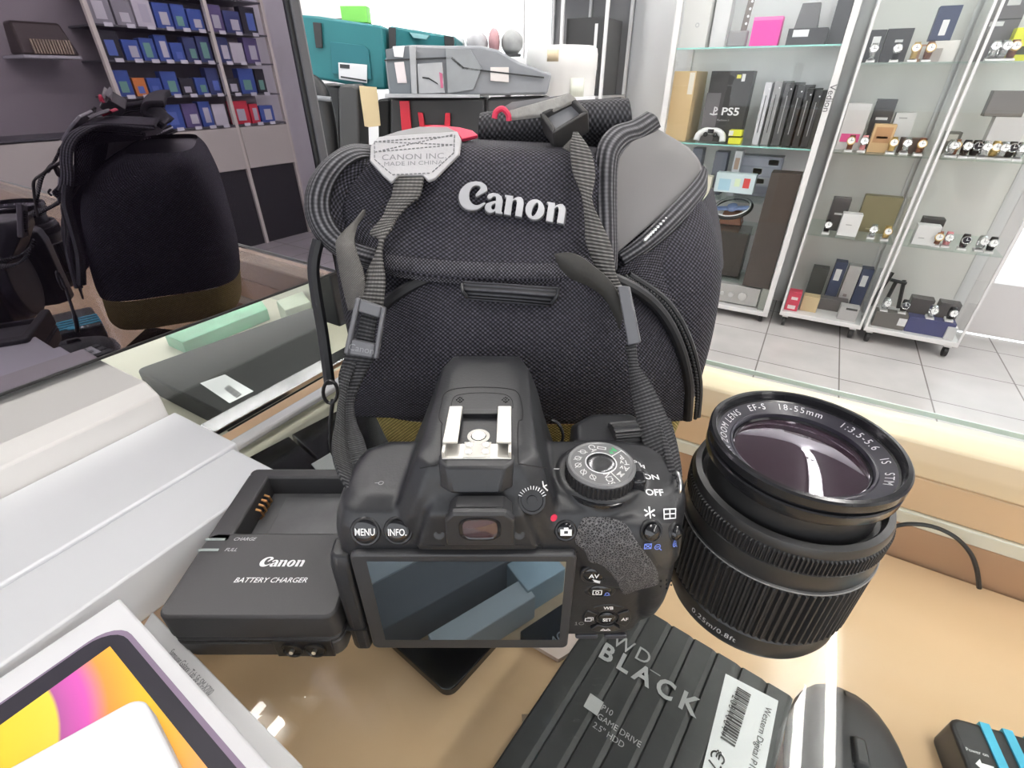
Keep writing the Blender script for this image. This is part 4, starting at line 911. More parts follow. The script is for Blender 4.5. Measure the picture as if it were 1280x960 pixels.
b = MB(CF); put(b, strokes([[(-2.6, -1), (.4, -1), (.4, 1), (-2.6, 1), (-2.6, -1)], circ(-1.1, 0, .55, 10)], .3), lambda v: M_ @ Vector((v.x, v.y, .95))); b.build('icon', WHT, b_, smooth=0)
b = MB(CF); put(b, strokes([[(1.4, -1.3), (3.4, -1.3)], circ(2.4, -.8, .7, 8)], .3), lambda v: M_ @ Vector((v.x, v.y, .95))); b.build('icon', BLU, b_, smooth=0)
# four-way pad
pn = (0, -1, .08)
button(758, 771, 3.1, 1.1, txt='SET', tsz=2.3, n=pn, dome=.15, bold=.02, tx=.9)
def arcpad(a0, a1, txt, gm=None, tsz=2.2):
    M = frame_at(758, 771, n=pn); r0, r1 = 4.3, 8.4; b = MB(CF); In, Out = [], []
    for k in range(9):
        a = math.radians(a0 + (a1 - a0) * k / 8); In.append((r0 * math.cos(a), r0 * math.sin(a))); Out.append((r1 * math.cos(a) * 1.05, r1 * math.sin(a) * .92))
    P = Out + In[::-1]; b.loft([[M @ Vector((x, y, -1.5)) for x, y in P], [M @ Vector((x, y, .9)) for x, y in P]]); o = b.build('arrow_key', PLD, dslr, bevel=.35)
    am = math.radians((a0 + a1) / 2); cx_, cy_ = 6.5 * math.cos(am), 6.1 * math.sin(am); g = text_geo(txt, tsz, bold=.015) if txt else gm
    b = MB(CF); put(b, g, lambda v: M @ Vector((v.x + cx_, v.y + cy_, 1.15))); b.build('lettering' if txt else 'icon', WHT, o, smooth=0)
arcpad(50, 130, 'WB'); arcpad(-35, 35, 'AF'); arcpad(145, 215, None, strokes([[(-1.4, -.8), (.8, -.8), (.8, .6), (-1.4, .6), (-1.4, -.8)], [(-.6, 1.1), (1.4, 1.1), (1.4, -.4)]], .28))
arcpad(230, 310, None, strokes([[(-1.8, 0), (-.9, .9), (0, 0), (.9, .9), (1.8, 0), (-1.8, 0)]], .3))
icon(724, 779, strokes([circ(.8, 0, .9, 10), [(-1.6, -.9), (-.6, -.9), (-1.1, -.9), (-1.1, .9), (-1.5, .4)]], .22), GRY)
b = MB(CF)
for x, y in ((733, 794), (769, 794)):
    M = frame_at(x, y, n=pn); R = rrect(-4.5, 4.5, -1.2, 1.2, 1.1, 4); b.loft([[M @ Vector((u, w, -1)) for u, w in R], [M @ Vector((u, w, .9)) for u, w in R]])
    b.build('button', mat('button_slate', (.05, .052, .065), .3), dslr, bevel=.4); b = MB(CF)
# thumb leatherette
LTH = bpy.data.materials.new('leatherette'); LTH.use_nodes = True; nt = LTH.node_tree; N = nt.nodes; L = nt.links
tc = N.new('ShaderNodeTexCoord'); vo = N.new('ShaderNodeTexVoronoi'); vo.feature = 'DISTANCE_TO_EDGE'; vo.inputs['Scale'].default_value = 1250; vo.inputs['Randomness'].default_value = 1
L.new(tc.outputs['Object'], vo.inputs['Vector']); rp = N.new('ShaderNodeValToRGB'); L.new(vo.outputs['Distance'], rp.inputs[0])
rp.color_ramp.elements[0].color = (.16, .155, .16, 1); rp.color_ramp.elements[0].position = .0; rp.color_ramp.elements[1].color = (.012, .012, .014, 1); rp.color_ramp.elements[1].position = .14
L.new(rp.outputs[0], N['Principled BSDF'].inputs['Base Color']); N['Principled BSDF'].inputs['Roughness'].default_value = .6
bp_ = N.new('ShaderNodeBump'); bp_.invert = True; bp_.inputs['Distance'].default_value = .0004; L.new(vo.outputs['Distance'], bp_.inputs['Height']); L.new(bp_.outputs[0], N['Principled BSDF'].inputs['Normal'])
out = [(727, 650), (735, 646), (760, 647), (782, 655), (795, 675), (806, 690), (820, 710), (823, 728), (815, 733), (795, 738), (782, 743), (776, 738), (768, 722), (752, 706), (737, 702), (732, 690), (720, 680), (720, 668)]
sm_ = [(p.x, p.y) for p in spl(out, 4, True)]; cxp, cyp = 768, 692
rows = []
for k in range(13):
    t = k / 12; rows.append([on_body(cxp + (x - cxp) * t, cyp + (y - cyp) * t, .45 if t < .97 else .1)[0] for x, y in sm_ + [sm_[0]]])
MB(CF).grid(rows).build('thumb_grip', LTH, dslr, smooth=60)
# dark insets
def patch(outl, m, name, lift=.2, c=None, n=8):
    s_ = [(p.x, p.y) for p in spl(outl, 4, True)]; c = c or (sum(x for x, y in s_) / len(s_), sum(y for x, y in s_) / len(s_)); rows = []
    for k in range(n + 1):
        t = k / n; rows.append([on_body(c[0] + (x - c[0]) * t, c[1] + (y - c[1]) * t, lift if t < .97 else .05)[0] for x, y in s_ + [s_[0]]])
    return MB(CF).grid(rows).build(name, m, dslr, smooth=60)
patch([(803, 655), (830, 654), (850, 656), (852, 672), (848, 695), (838, 708), (826, 708), (814, 690), (804, 672)], mat('inset_black', (.028, .027, .027), .42), 'button_panel', .15)
b = MB(CF)
for x, y in ((826, 726), (826, 733), (833, 725), (833, 730), (839, 726), (839, 731), (833, 735)): b.ball(on_body(x, y)[0], .38, 6)
b.build('speaker_holes', SEAM, dslr, kind='stuff')
# mode dial
DC = Vector((29.3, 122.5, 0))
dl = MB(CF)
NK = 48 * 4; kn = lambda z, s: [(DC.x + (11.6 if (k % 4) in (1, 2) and s else 11.1) * math.cos(2 * math.pi * k / NK), DC.y + (11.6 if (k % 4) in (1, 2) and s else 11.1) * math.sin(2 * math.pi * k / NK), z) for k in range(NK)]
dl.loft([kn(76, 0), kn(76.6, 1), kn(81.3, 1), kn(81.8, 0)]); dial = dl.build('mode_dial', RUB, dslr, smooth=20)
MB(CF).lathe([(11.2, 81.7), (11.4, 82.3), (10.8, 83), (10.2, 83.0), (9.9, 82.8), (.01, 82.8)], DC, 64).build('dial_top', mat('dial_top', (.20, .20, .205), .32, metal=.5), dial, smooth=30)
MB(CF).lathe([(4.5, 82.7), (4.6, 83.0), (4.3, 83.3), (2, 83.15), (.01, 83.1)], DC, 48).build('dial_cap', mat('dial_cap', (.13, .13, .135), .22, metal=.8), dial, smooth=50)
MB(CF).lathe([(4.9, 82.82), (4.9, 83.0), (5.2, 83.0), (5.2, 82.82)], DC, 48).build('dial_ring', WHT, dial)
b = MB(CF); bg_ = MB(CF)
for txt, a, gg in (('A+', 52, 1), ('P', 22, 0), ('Tv', 2, 0), ('Av', -20, 0), ('M', -44, 0), ('SCN', -78, 0), ('', -118, 2), ('', -145, 2), ('', -172, 2), ('', 162, 2), ('', 133, 2), ('CA', 104, 3), ('[]', 78, 3)):
    g = text_geo(txt, 3.3, bold=.01, sx=.85) if txt else strokes([circ(0, 0, 1.0, 8), [(-1.2, -1.1), (1.2, .9)]], .28)
    ar = math.radians(a); o = DC + Vector((7.7 * math.cos(ar), 7.7 * math.sin(ar), 82.85)); rd = Vector((math.cos(ar), math.sin(ar), 0)); tg = Vector((-rd.y, rd.x, 0))
    fn = (lambda v, o=o, rd=rd, tg=tg: o - rd * v.x + tg * -v.y * 1.0) if False else (lambda v, o=o, rd=rd, tg=tg: o + tg * -1 * v.y * -1 * -1 + rd * v.x * -1)
    fn = lambda v, o=o, rd=rd, tg=tg: o + rd * (-v.x) + (-tg) * v.y
    put(bg_ if gg == 1 else b, g, fn)
for a in (38, -62): 
    ar = math.radians(a); rd = Vector((math.cos(ar), math.sin(ar), 0)); tg = Vector((-rd.y, rd.x, 0)) * .18; z = Vector((0, 0, 82.9)); b.add([DC + rd * 5 + tg + z, DC + rd * 10 + tg + z, DC + rd * 10 - tg + z, DC + rd * 5 - tg + z], [(0, 1, 2, 3)])
b.build('dial_marks', mat('dial_print', (.7, .7, .7), .4), dial, smooth=0); bg_.build('dial_marks', GRN, dial, smooth=0)
# power switch, index mark, front wheel, diopter knob
M = frame_at(796, 604, n=(0, -.25, 1)); b = MB(CF); b.loft([[M @ Vector((x, y, -1)) for x, y in ((-2.5, -3), (2.5, -3), (2.8, 4), (-2.8, 4))], [M @ Vector((x, y, 4)) for x, y in ((-2, -2), (2, -2), (2.2, 2.2), (-2.2, 2.2))]]); sw = b.build('power_switch', GLB, dslr, bevel=.6)
MB(CF).lathe([(12.9, 75), (12.9, 76.3), (12.2, 76.6), (11.7, 76.6)], DC, 48).build('switch_ring', GLB, dslr, smooth=30)
icon(694, 586, strokes([[(-1.6, .9), (1.4, -1.1)]], .45), WHT, 'index_mark')
b = MB(CF); c_ = Vector(Zp(776, 541, 76)); b2 = []
NT = 18 * 4; T = Matrix.Translation(c_ + Vector((2, 2, -4))) @ Matrix.Rotation(math.pi / 2, 4, 'Y') @ Matrix.Rotation(math.radians(-8), 4, 'X')
wr = lambda z, s: [T @ Vector(((6.4 if (k % 4) in (1, 2) else 5.7) * math.cos(2 * math.pi * k / NT), (6.4 if (k % 4) in (1, 2) else 5.7) * math.sin(2 * math.pi * k / NT), z)) for k in range(NT)]
b.loft([wr(-5, 0), wr(5, 1)]); b.build('control_wheel', PLD, dslr, smooth=15)
M = frame_at(665, 625, n=(0, -.85, .55)); b = MB(CF); b.lathe([(4.6, -2), (4.6, .6), (4.1, 1.1), (3.4, 1.1), (3.2, .7), (1.6, .7), (1.5, 1.2), (.01, 1.2)], n=40, M=M); dk = b.build('diopter_knob', PLD, dslr, smooth=30)
b = MB(CF)
for k in range(12):
    a = math.radians(24 + k * 12); r0, r1 = 3.5, 4.5; put(b, strokes([[(r0 * math.cos(a), r0 * math.sin(a)), (r1 * math.cos(a), r1 * math.sin(a))]], .22), lambda v: M @ Vector((v.x, v.y, 1.25)))
b.build('scale_marks', mat('white_print'), dk, smooth=0)
icon(680, 608, strokes([[(-.6, 1.6), (-.3, 0), (1.4, -1.4)], [(-.3, 0), (1, .3)]], .45), WHT, 'icon')
for x, y in ((549, 668), (649, 668)): MB(CF).lathe([(1.7, -.5), (1.7, .25), (1.2, .35), (.5, .1), (.01, .1)], n=20, M=frame_at(x, y, n=BN)).build('screw', PLD, dslr, smooth=40)
# strap lugs and side ring
for x, y, d in ((452, 612, 122), (846, 604, 121)):
    c_ = Yp(x, y, d); b = MB(CF); b.tube([c_ + Vector((0, 3.6 * math.cos(t), 3.6 * math.sin(t))) for t in [k * math.pi / 8 for k in range(16)]], .6, 8, closed=True); b.build('strap_lug', SIL, dslr)
b = MB(CF); b.tube(spl([Yp(*p) for p in ((690, 525, 150), (699, 531, 148), (704, 545, 148), (700, 556, 150))], 5), .6, 6); b.build('release_loop', PLD, dslr)
icon(600, 621, rects((-3.2, -.12, 3.2, .12)), GRY, 'index_line')
# ================================================================== black television screen on the left
TF = LF(-330, 283, 0, -1.5); TZ0 = 50.
tv = thing('monitor', 'large glossy black screen standing on the left counter, mirroring the shop', 'monitor', TF)
MB(TF).box(-2, 0, -560, -9, TZ0 + 2, 296).build('screen', mirrorish('tv_glass', (.004, .003, .005), .33, (.80, .72, .86)), tv, smooth=0)
BEZ = mat('bezel_grey', (.075, .073, .08), .5); BEZ2 = mat('bezel_side', (.16, .155, .165), .5)
MB(TF).box(-22, 1.5, -9, -6, TZ0, 298).build('bezel', BLK, tv, bevel=.4)
MB(TF).box(-22, 3, -6, 1, TZ0 - .5, 299).build('bezel', BEZ, tv, bevel=.8)
MB(TF).box(-34, -2, 1.2, 6, TZ0, 299).build('side_cover', BEZ2, tv, bevel=.8)
MB(TF).box(-22, .6, -560, -9.2, TZ0, TZ0 + 1.8).build('bezel', BLK, tv, bevel=.4)
MB(TF).box(-22, .6, -560, -9.2, 296.2, 299).build('bezel', BLK, tv, bevel=.4)
MB(TF).box(-22, 3, -572, -560.2, TZ0, 299).build('bezel', BEZ, tv, bevel=.8)
MB(TF).box(-44, -22.2, -540, -10, TZ0 + 4, 290).build('back_cover', PLD, tv, bevel=3)
MB(TF).box(-30, -4, -14, 4, .3, TZ0 - .6).build('foot', PLD, tv, bevel=1.5)
# ================================================================== the room
FZ = -930.
FLO = mat('floor_tiles', (.60, .585, .57), .24); nt = FLO.node_tree; N = nt.nodes; L = nt.links
tc = N.new('ShaderNodeTexCoord'); br = N.new('ShaderNodeTexBrick'); br.offset = 0; br.inputs['Scale'].default_value = 1; br.inputs['Brick Width'].default_value = .33; br.inputs['Row Height'].default_value = .33; br.inputs['Mortar Size'].default_value = .003
br.inputs['Color1'].default_value = (.60, .58, .57, 1); br.inputs['Color2'].default_value = (.64, .625, .61, 1); br.inputs['Mortar'].default_value = (.24, .22, .21, 1)
L.new(tc.outputs['Object'], br.inputs['Vector'])
nz = N.new('ShaderNodeTexNoise'); nz.inputs['Scale'].default_value = 5; nz.inputs['Detail'].default_value = 8; L.new(tc.outputs['Object'], nz.inputs['Vector'])
mx_ = N.new('ShaderNodeMix'); mx_.data_type = 'RGBA'; mx_.blend_type = 'MULTIPLY'; mx_.inputs[0].default_value = .35; L.new(br.outputs[0], mx_.inputs[6]); L.new(nz.outputs[0], mx_.inputs[7])
L.new(mx_.outputs[2], N['Principled BSDF'].inputs['Base Color'])
WAL = mat('wall_white', (.78, .78, .79), .6); CEI = mat('ceiling_grey', (.16, .16, .165), .8)
V_B, U_R, U_L, V_F, Z_C = 3160., 3520., -3600., -2600., 1750.
st = dict(kind='structure')
MB().box(U_L, U_R, V_F, V_B, FZ - 20, FZ).build('floor', FLO, smooth=0, origin=(0, 0, FZ), **st)
MB().box(U_L, U_R, V_F, V_B, Z_C, Z_C + 20).build('ceiling', CEI, smooth=0, **st)
MB().box(U_R, U_R + 60, V_F, V_B, FZ, Z_C).build('wall_right', WAL, smooth=0, **st)
MB().box(U_L - 60, U_L, V_F, V_B, FZ, Z_C).build('wall_left', WAL, smooth=0, **st)
b = MB(); WX0, WX1, WZ0, WZ1 = -3300, -1050, 60, 900
DX0, DX1, DZ1 = 830, 1720, 1180
b.box(U_L, WX0, V_B, V_B + 60, FZ, Z_C); b.box(WX0, WX1, V_B, V_B + 60, FZ, WZ0); b.box(WX0, WX1, V_B, V_B + 60, WZ1, Z_C); b.box(WX1, DX0, V_B, V_B + 60, FZ, Z_C); b.box(DX0, DX1, V_B, V_B + 60, DZ1, Z_C); b.box(DX1, U_R, V_B, V_B + 60, FZ, Z_C)
b.build('wall_back', WAL, smooth=0, **st)
FRM = mat('frame_white', (.80, .80, .81), .4)
wn = thing('window_1', None, None, LF((WX0 + WX1) / 2, V_B + 20, WZ0)); wn['kind'] = 'structure'
b = MB(); b.box(WX0, WX1, V_B + 5, V_B + 45, WZ0, WZ0 + 45); b.box(WX0, WX1, V_B + 5, V_B + 45, WZ1 - 45, WZ1)
for x in (WX0, -2600, -1880, WX1 - 45): b.box(x, x + 45, V_B + 5, V_B + 45, WZ0, WZ1)
b.build('window_frame', FRM, wn); MB().box(WX0, WX1, V_B + 22, V_B + 28, WZ0 + 40, WZ1 - 40).build('window_pane', GLASS, wn, smooth=0)
dr = thing('door_1', None, None, LF(1270, V_B + 20, FZ)); dr['kind'] = 'structure'
b = MB(); b.box(DX0, DX1, V_B, V_B + 45, FZ + 8, -655); b.box(DX0, DX0 + 70, V_B, V_B + 45, -655, DZ1); b.box(DX1 - 70, DX1, V_B, V_B + 45, -655, DZ1); b.box(DX0 + 70, DX1 - 70, V_B, V_B + 45, DZ1 - 80, DZ1)
b.build('door_leaf', mat('door_white', (.72, .70, .70), .4), dr, bevel=3); MB().box(DX0 + 70, DX1 - 70, V_B + 18, V_B + 24, -655, DZ1 - 80).build('door_pane', GLASS, dr, smooth=0)
MB().box(-1045, -735, V_B - 40, V_B, FZ, Z_C).build('trim_1', mat('wall_white'), smooth=0, **st)
# fluorescent lamps: twin tubes in open white trays, hung in rows
TUBE = mat('fluorescent_tube', (1, 1, 1), .4, emit=((1, .97, .93), TUBE_POWER))
TRAY = mat('lamp_tray', (.86, .86, .86), .35)
def lamp(u, v, L_=1220):
    t = thing('ceiling_lamp', 'twin tube fluorescent ceiling lamp', 'lamp', LF(u, v, Z_C - 90), 'twin tube lamps hung in rows under the ceiling')
    b = MB(LF(u, v, 0)); b.box(-95, 95, -L_ / 2, L_ / 2, Z_C - 30, Z_C - .5); b.build('lamp_tray', TRAY, t, bevel=2)
    for s in (-1, 1):
        b = MB(LF(u, v, 0)); b.cyl((s * 48, -L_ / 2 + 20, Z_C - 60), (s * 48, L_ / 2 - 20, Z_C - 60), 15, n=8); b.build('tube', TUBE, t)
        b = MB(LF(u, v, 0)); b.box(s * 48 - 12, s * 48 + 12, -L_ / 2 + 4, -L_ / 2 + 19, Z_C - 72, Z_C - 30.2); b.box(s * 48 - 12, s * 48 + 12, L_ / 2 - 19, L_ / 2 - 4, Z_C - 72, Z_C - 30.2); b.build('tube_holder', WHT, t)
    return t
l0 = lamp(-1150, 990)
for u, vs in ((-1150, (-280, 2260)), (500, (1450, 120, 2720)), (2100, (990, 2260, -280)), (-2500, (990, 2260))):
    for v in vs: copy_tree(l0, Matrix.Translation(Vector((u, v, Z_C - 90)) * K))
# ------------------------------------------------------------------ wheeled glass cabinets
ALW = mat('cabinet_white', (.74, .735, .73), .4); GBK = mat('cabinet_back', (.80, .78, .745), .5)
GL2 = glass('cabinet_glass', (.985, .99, .988), .4); GL3 = glass('shelf_glass', (.90, .95, .93), .8)
CAS = mat('caster_black', (.02, .02, .02), .5)
TEAL = mat('glass_teal_edge', (.30, .66, .60), .25)
def cabinet(name, label, u0, u1, v0, v1, zb, zt_, shelves, post=10, back=GBK, edge=None, pm=ALW, glassed=True):
    c = thing(name, label, 'cabinet', LF((u0 + u1) / 2, (v0 + v1) / 2, FZ))
    MB().box(u0, u1, v0, v1, zb - 22, zb).build('base', pm, c, bevel=2)
    for x in (u0, u1 - post):
        for y in (v0, v1 - post): MB().box(x, x + post, y, y + post, zb + .2, zt_).build('post', pm, c, bevel=1)
    MB().box(u0, u1, v0, v1, zt_ + .2, zt_ + 25).build('top', pm, c, bevel=2)
    if back: MB().box(u0 + post, u1 - post, v1 - 5, v1 - 2, zb + .2, zt_).build('back', back, c, smooth=0)
    if glassed:
        MB().box(u0 + 3, u0 + 6, v0 + post, v1 - post, zb + .2, zt_).build('side_glass', GL2, c, smooth=0); MB().box(u1 - 6, u1 - 3, v0 + post, v1 - post, zb + .2, zt_).build('side_glass', GL2, c, smooth=0)
        MB().box(u0 + post + 1, u1 - post - 1, v0 + 2, v0 + 5, zb + .5, zt_).build('door', GL2, c, smooth=0)
    for z in shelves:
        s = MB().box(u0 + post, u1 - post, v0 + 12, v1 - 8, z - 6, z).build('glass_shelf', GL3, c, smooth=0)
        if edge: MB().box(u0 + post, u1 - post, v0 + 10.5, v0 + 11.8, z - 6, z).build('shelf_edge', edge, s, smooth=0)
    for x in (u0 + 30, u1 - 30):
        for y in (v0 + 30, v1 - 30):
            w = MB().cyl((x - 9, y, FZ + 25), (x + 9, y, FZ + 25), 24.5, n=20).build('caster', CAS, c, bevel=2)
            MB().box(x - 14, x + 14, y - 14, y + 14, FZ + 50, zb - 22.2).build('caster_fork', pm, w, bevel=1)
    return c
S1 = (-443, -85, 247, 560); W1 = (32, 400); W2 = (412, 785); CV0, CV1 = 2770, 3140
cabinet('display_cabinet', 'narrow glass watch cabinet on wheels with a red box at the bottom', *W1, CV0, CV1, -845, 1000, S1)
cabinet('display_cabinet', 'narrow wheeled glass cabinet of watches with a navy carton below, by the bright door', *W2, CV0, CV1, -845, 1000, S1)
cabinet('display_cabinet', 'wide glass cabinet holding game consoles on green-edged glass shelves', -740, -20, CV0 - 10, CV1, -868, 1000, (-78, 312, 700), post=26, back=mat('cabinet_back_white', (.90, .90, .91), .5), edge=TEAL)
b = MB(); fn = lambda v: Vector((-33, CV0 - 12, 120)) + Vector((0, 0, -1)) * v.x * 1 + Vector((1, 0, 0)) * v.y
put(b, text_geo('Vedion', 36), fn); b.build('cabinet_sign', mat('dark_print'), label='small dark upright lettering on the post between the cabinets', cat='sign', smooth=0)
# ------------------------------------------------------------------ goods
def carton(name, label, cat, px, z, w, h, d, v, col, tilt=0, top=None, parts=None, rough=.45, u=None, group=None):
    """w wide, h high, d deep, standing on height z at photo column px, front at v"""
    u = U_for(px, v, z + h / 2) if u is None else u
    fr_ = LF(u, v, z + .4, tilt); m = mat('card_%02d%02d%02d' % tuple(int(c * 99) for c in col), col, rough)
    t = thing(name, label, cat, fr_, group); MB(fr_).box(-w / 2, w / 2, 0, d, 0, h).build('carton', m, t, bevel=1.2)
    if parts:
        for pn_, x0, x1, z0, z1, c in parts: MB(fr_).box(-w / 2 + x0 * w, -w / 2 + x1 * w, -.8, -.1, z0 * h, z1 * h).build(pn_, mat('card_%02d%02d%02d' % tuple(int(q * 99) for q in c), c, rough), t, smooth=0)
    return t, fr_
def words_on(t, fr_, s_, size, x, z, m=WHT, y=-1.0, **k):
    b = MB(fr_); put(b, text_geo(s_, size, **k), lambda v: Vector((v.x + x, y, v.y + z))); b.build('lettering', m, t, smooth=0)
# game console cabinet
Z2, Z1_, Z0 = 312, -78, -868
carton('cardboard_box', 'tall plain brown cardboard box on the middle shelf, left of the black console box', 'box', 850, Z1_, 105, 300, 260, 2830, (.66, .48, .26), 0, parts=[('tape', .72, .95, .68, .98, (.8, .74, .64))])
t, f_ = carton('console_box', 'black PS5 game console box standing on the green-edged shelf', 'box', 907, Z1_, 190, 300, 100, 2880, (.035, .033, .034), 0, parts=[('side_panel', -.02, .33, 0, .70, (.14, .13, .14)), ('print_mark', .62, .72, .9, .95, (.8, .75, .1)), ('print_mark', .74, .82, .86, .96, (.8, .8, .8))])
words_on(t, f_, 'PS5', 46, 26, 132, y=-2.4, bold=.02, sx=1.25); words_on(t, f_, 'PlayStation 5', 11, 0, 96, GRY, y=-2.4)
b = MB(f_); put(b, comb(strokes([[(-50, 118), (-50, 150), (-40, 148), (-36, 140), (-44, 134)], [(-66, 122), (-50, 118), (-34, 122)]], 6)), lambda v: Vector((v.x, -2.4, v.y))); b.build('console_mark', WHT, t, smooth=0)
pad = thing('game_controller', 'white game controller in front of the black console box', 'controller', LF(U_for(886, 2820, Z1_), 2815, Z1_ + .4)); f2_ = LF(U_for(886, 2820, Z1_), 2815, Z1_ + .4)
b = MB(f2_); b.tube(spl([(-62, 0, 8), (-56, 8, 34), (-30, 14, 50), (0, 15, 50), (30, 14, 50), (56, 8, 34), (62, 0, 8)], 5), 15, 12); b.build('shell', mat('pad_white', (.75, .75, .76), .35), pad, smooth=60)
b = MB(f2_); b.ball((-22, -4, 36), 11, 12); b.ball((22, -4, 36), 11, 12); b.box(-14, 14, -4, 0, 42, 60); b.build('thumbsticks', PLD, pad, bevel=1)
for i, zz in enumerate((0, 27)): carton('game_case', ('yellow game case on the shelf beneath the white lidded one' if i == 0 else 'white and yellow game case lying on top of the yellow one'), 'case', 918 + i, Z1_ + zz * 1.25, 58, 26, 60, 2812, (.75, .75, .05), 0, parts=[('label', .0, .35, .1, .9, (.8, .8, .75))] if i else None)
CON = [('white slim game console with a slot, leaning', 952, (.62, .62, .66), 28, 255, 0), ('silver grey game console next to the white slim one', 964, (.30, .30, .31), 32, 260, 0), ('dark grey game console upright in the row of consoles', 978, (.075, .075, .08), 36, 255, 0), ('thick black game console upright at the middle of the row', 991, (.02, .02, .021), 38, 245, 0), ('black game console last but one in the row', 1003, (.03, .03, .03), 28, 232, 0), ('black ribbed game console at the right end of the row', 1014, (.04, .04, .042), 30, 225, 0)]
for l_, px, c, w, h, k in CON:
    t, f_ = carton('game_console', l_, 'console', px, Z1_, w, h, 250, 2835, c, -7 + k, rough=.3)
    MB(f_).box(-1.5, 1.5, -1.4, -.2, h * .2, h * .8).build('disc_slot', BLK if c[0] > .1 else GRY, t)
    MB(f_).cyl((w * .25, -1.5, h * .9), (w * .25, -.2, h * .9), 3.2, n=12).build('power_button', SIL, t)
carton('pink_box', 'bright pink box on the top glass shelf', 'box', 957, Z2, 115, 105, 70, 2810, (.80, .05, .38), 0, parts=[('lid_fold', 0, 1, .88, 1, (.86, .2, .5))])
t, f_ = carton('tall_carton', 'tall white console carton on the top glass shelf', 'box', 873, Z2, 120, 330, 110, 2860, (.72, .71, .69))
MB(f_).lathe([(9, 0), (9, .5), (6, .5), (6, 0)], (0, 0, 0), 20, Matrix.Translation((10, -.5, 90)) @ Matrix.Rotation(math.pi / 2, 4, 'X')).build('round_mark', GRY, t)
carton('tall_carton', 'second white carton behind the grey toy on the top shelf', 'box', 905, Z2, 70, 330, 90, 2900, (.82, .82, .83))
t, f_ = carton('shop_printer', 'black desk printer with white label at the right of the top shelf', 'printer', 1008, Z2, 150, 60, 160, 2820, (.05, .05, .055), 0); MB(f_).loft([[(-60, 40, 60), (30, 40, 60), (30, 110, 60), (-60, 110, 60)], [(-50, 50, 150), (20, 50, 150), (20, 90, 150), (-50, 90, 150)]]).build('paper_feed', mat('printer_grey', (.16, .16, .17), .5), t, bevel=3); MB(f_).box(-55, 5, -1, -.2, 30, 55).build('label', PAPER, t)
carton('speaker_box', 'dark grey speaker with curved front at the right end of the top shelf', 'speaker', 1048, Z2, 60, 190, 100, 3000, (.10, .10, .11), u=-82)
gz = thing('toy_guitar', 'grey toy guitar neck leaning on the top shelf left of the pink box', 'toy', LF(U_for(925, 2830, Z2 + 80), 2830, Z2 + .4)); f2_ = LF(U_for(925, 2830, Z2 + 80), 2830, Z2 + .4)
MB(f2_).prism([(-45, 0), (-20, 20), (20, 22), (45, 5), (40, -10), (-40, -12)], 0, 60).build('body', mat('toy_grey', (.30, .29, .30), .4), gz, bevel=6)
MB(f2_).loft([[(5, 0, 55), (30, 0, 55), (30, 10, 55), (5, 10, 55)], [(25, 0, 320), (50, 0, 320), (50, 10, 320), (25, 10, 320)]]).build('neck', mat('toy_brown', (.20, .17, .16), .5), gz, bevel=2)
b = MB(f2_)
for i in range(9): b.cyl((24 + i * 2.4, -1, 85 + i * 26), (24 + i * 2.4, 1, 85 + i * 26), 5, n=8)
b.build('tuner_pegs', SIL, gz)
# lower compartment
ld = [('tall_speaker', 'tall black tower speaker leaning behind the steering wheel', 'speaker', 990, Z0 + 120, 130, 560, 110, 2785, (.055, .042, .036)), ('tall_speaker', 'broad dark brown speaker below the steering wheel', 'speaker', 925, Z0 + 120, 220, 250, 140, 2900, (.05, .04, .035)),
      ('drawer_case', 'transparent grey drawer case with yellow stickers under the shelf', 'case', 962, -330, 210, 190, 90, 2960, (.34, .36, .44)), ('grey_case', 'slate grey case beside the drawer case', 'case', 897, -330, 62, 205, 80, 2900, (.16, .17, .22)), ('grey_case', 'slate grey case at the left edge, behind the bag', 'case', 868, -330, 50, 215, 80, 2900, (.15, .16, .21)),
      ('white_case', 'white upright case with a brown round mark', 'case', 918, -330, 36, 215, 70, 2900, (.62, .63, .68)), ('game_box', 'pale blue illustrated game box with a red mark, above the steering wheel', 'box', 918, -300, 185, 90, 60, 2820, (.62, .74, .78)), ('game_box', 'cream patterned box at the far left of the lower compartment', 'box', 880, -380, 50, 150, 60, 2800, (.74, .70, .58))]
for n_, l_, c_, px, z, w, h, d, v, col in ld:
    P = {'drawer_case': [('drawer', .05, .95, .76, .95, (.44, .46, .55)), ('drawer', .05, .95, .53, .72, (.40, .42, .5)), ('drawer', .05, .95, .3, .49, (.44, .45, .5)), ('drawer', .05, .95, .07, .26, (.22, .23, .3)), ('sticker', .4, .6, .56, .7, (.8, .75, .25)), ('sticker', .35, .7, .33, .45, (.8, .76, .5)), ('sticker', .7, .92, .8, .93, (.8, .8, .85))],
         'game_box': [('print_mark', .72, .88, .3, .8, (.6, .06, .06)), ('print_mark', .5, .64, .35, .75, (.7, .82, .6)), ('print_mark', .1, .4, .1, .7, (.4, .62, .74))] if 'pale blue' in l_ else [('print_mark', .2, .6, .2, .7, (.35, .4, .25))],
         'white_case': [('round_mark', .2, .8, .6, .85, (.4, .28, .22))]}.get(n_)
    carton(n_, l_, c_, px, z, w, h, d, v, col, parts=P, u={990: -117, 962: -260, 925: -330}.get(px))
st_ = MB().box(-712, -190, 2800, 3060, -336, -330).build('glass_shelf_board', GL3, label='clear shelf board under the drawer case', cat='shelf', smooth=0)
sb = MB().box(-712, -48, 2830, 3060, Z0 + 112, Z0 + 119.5).build('glass_shelf_board', GL3, label='clear shelf board above the silver amplifier', cat='shelf', smooth=0)
sw_ = thing('steering_wheel', 'black and white racing game steering wheel on its base', 'steering wheel', LF(-330, 2900, -480)); f2_ = LF(-330, 2890, -480)
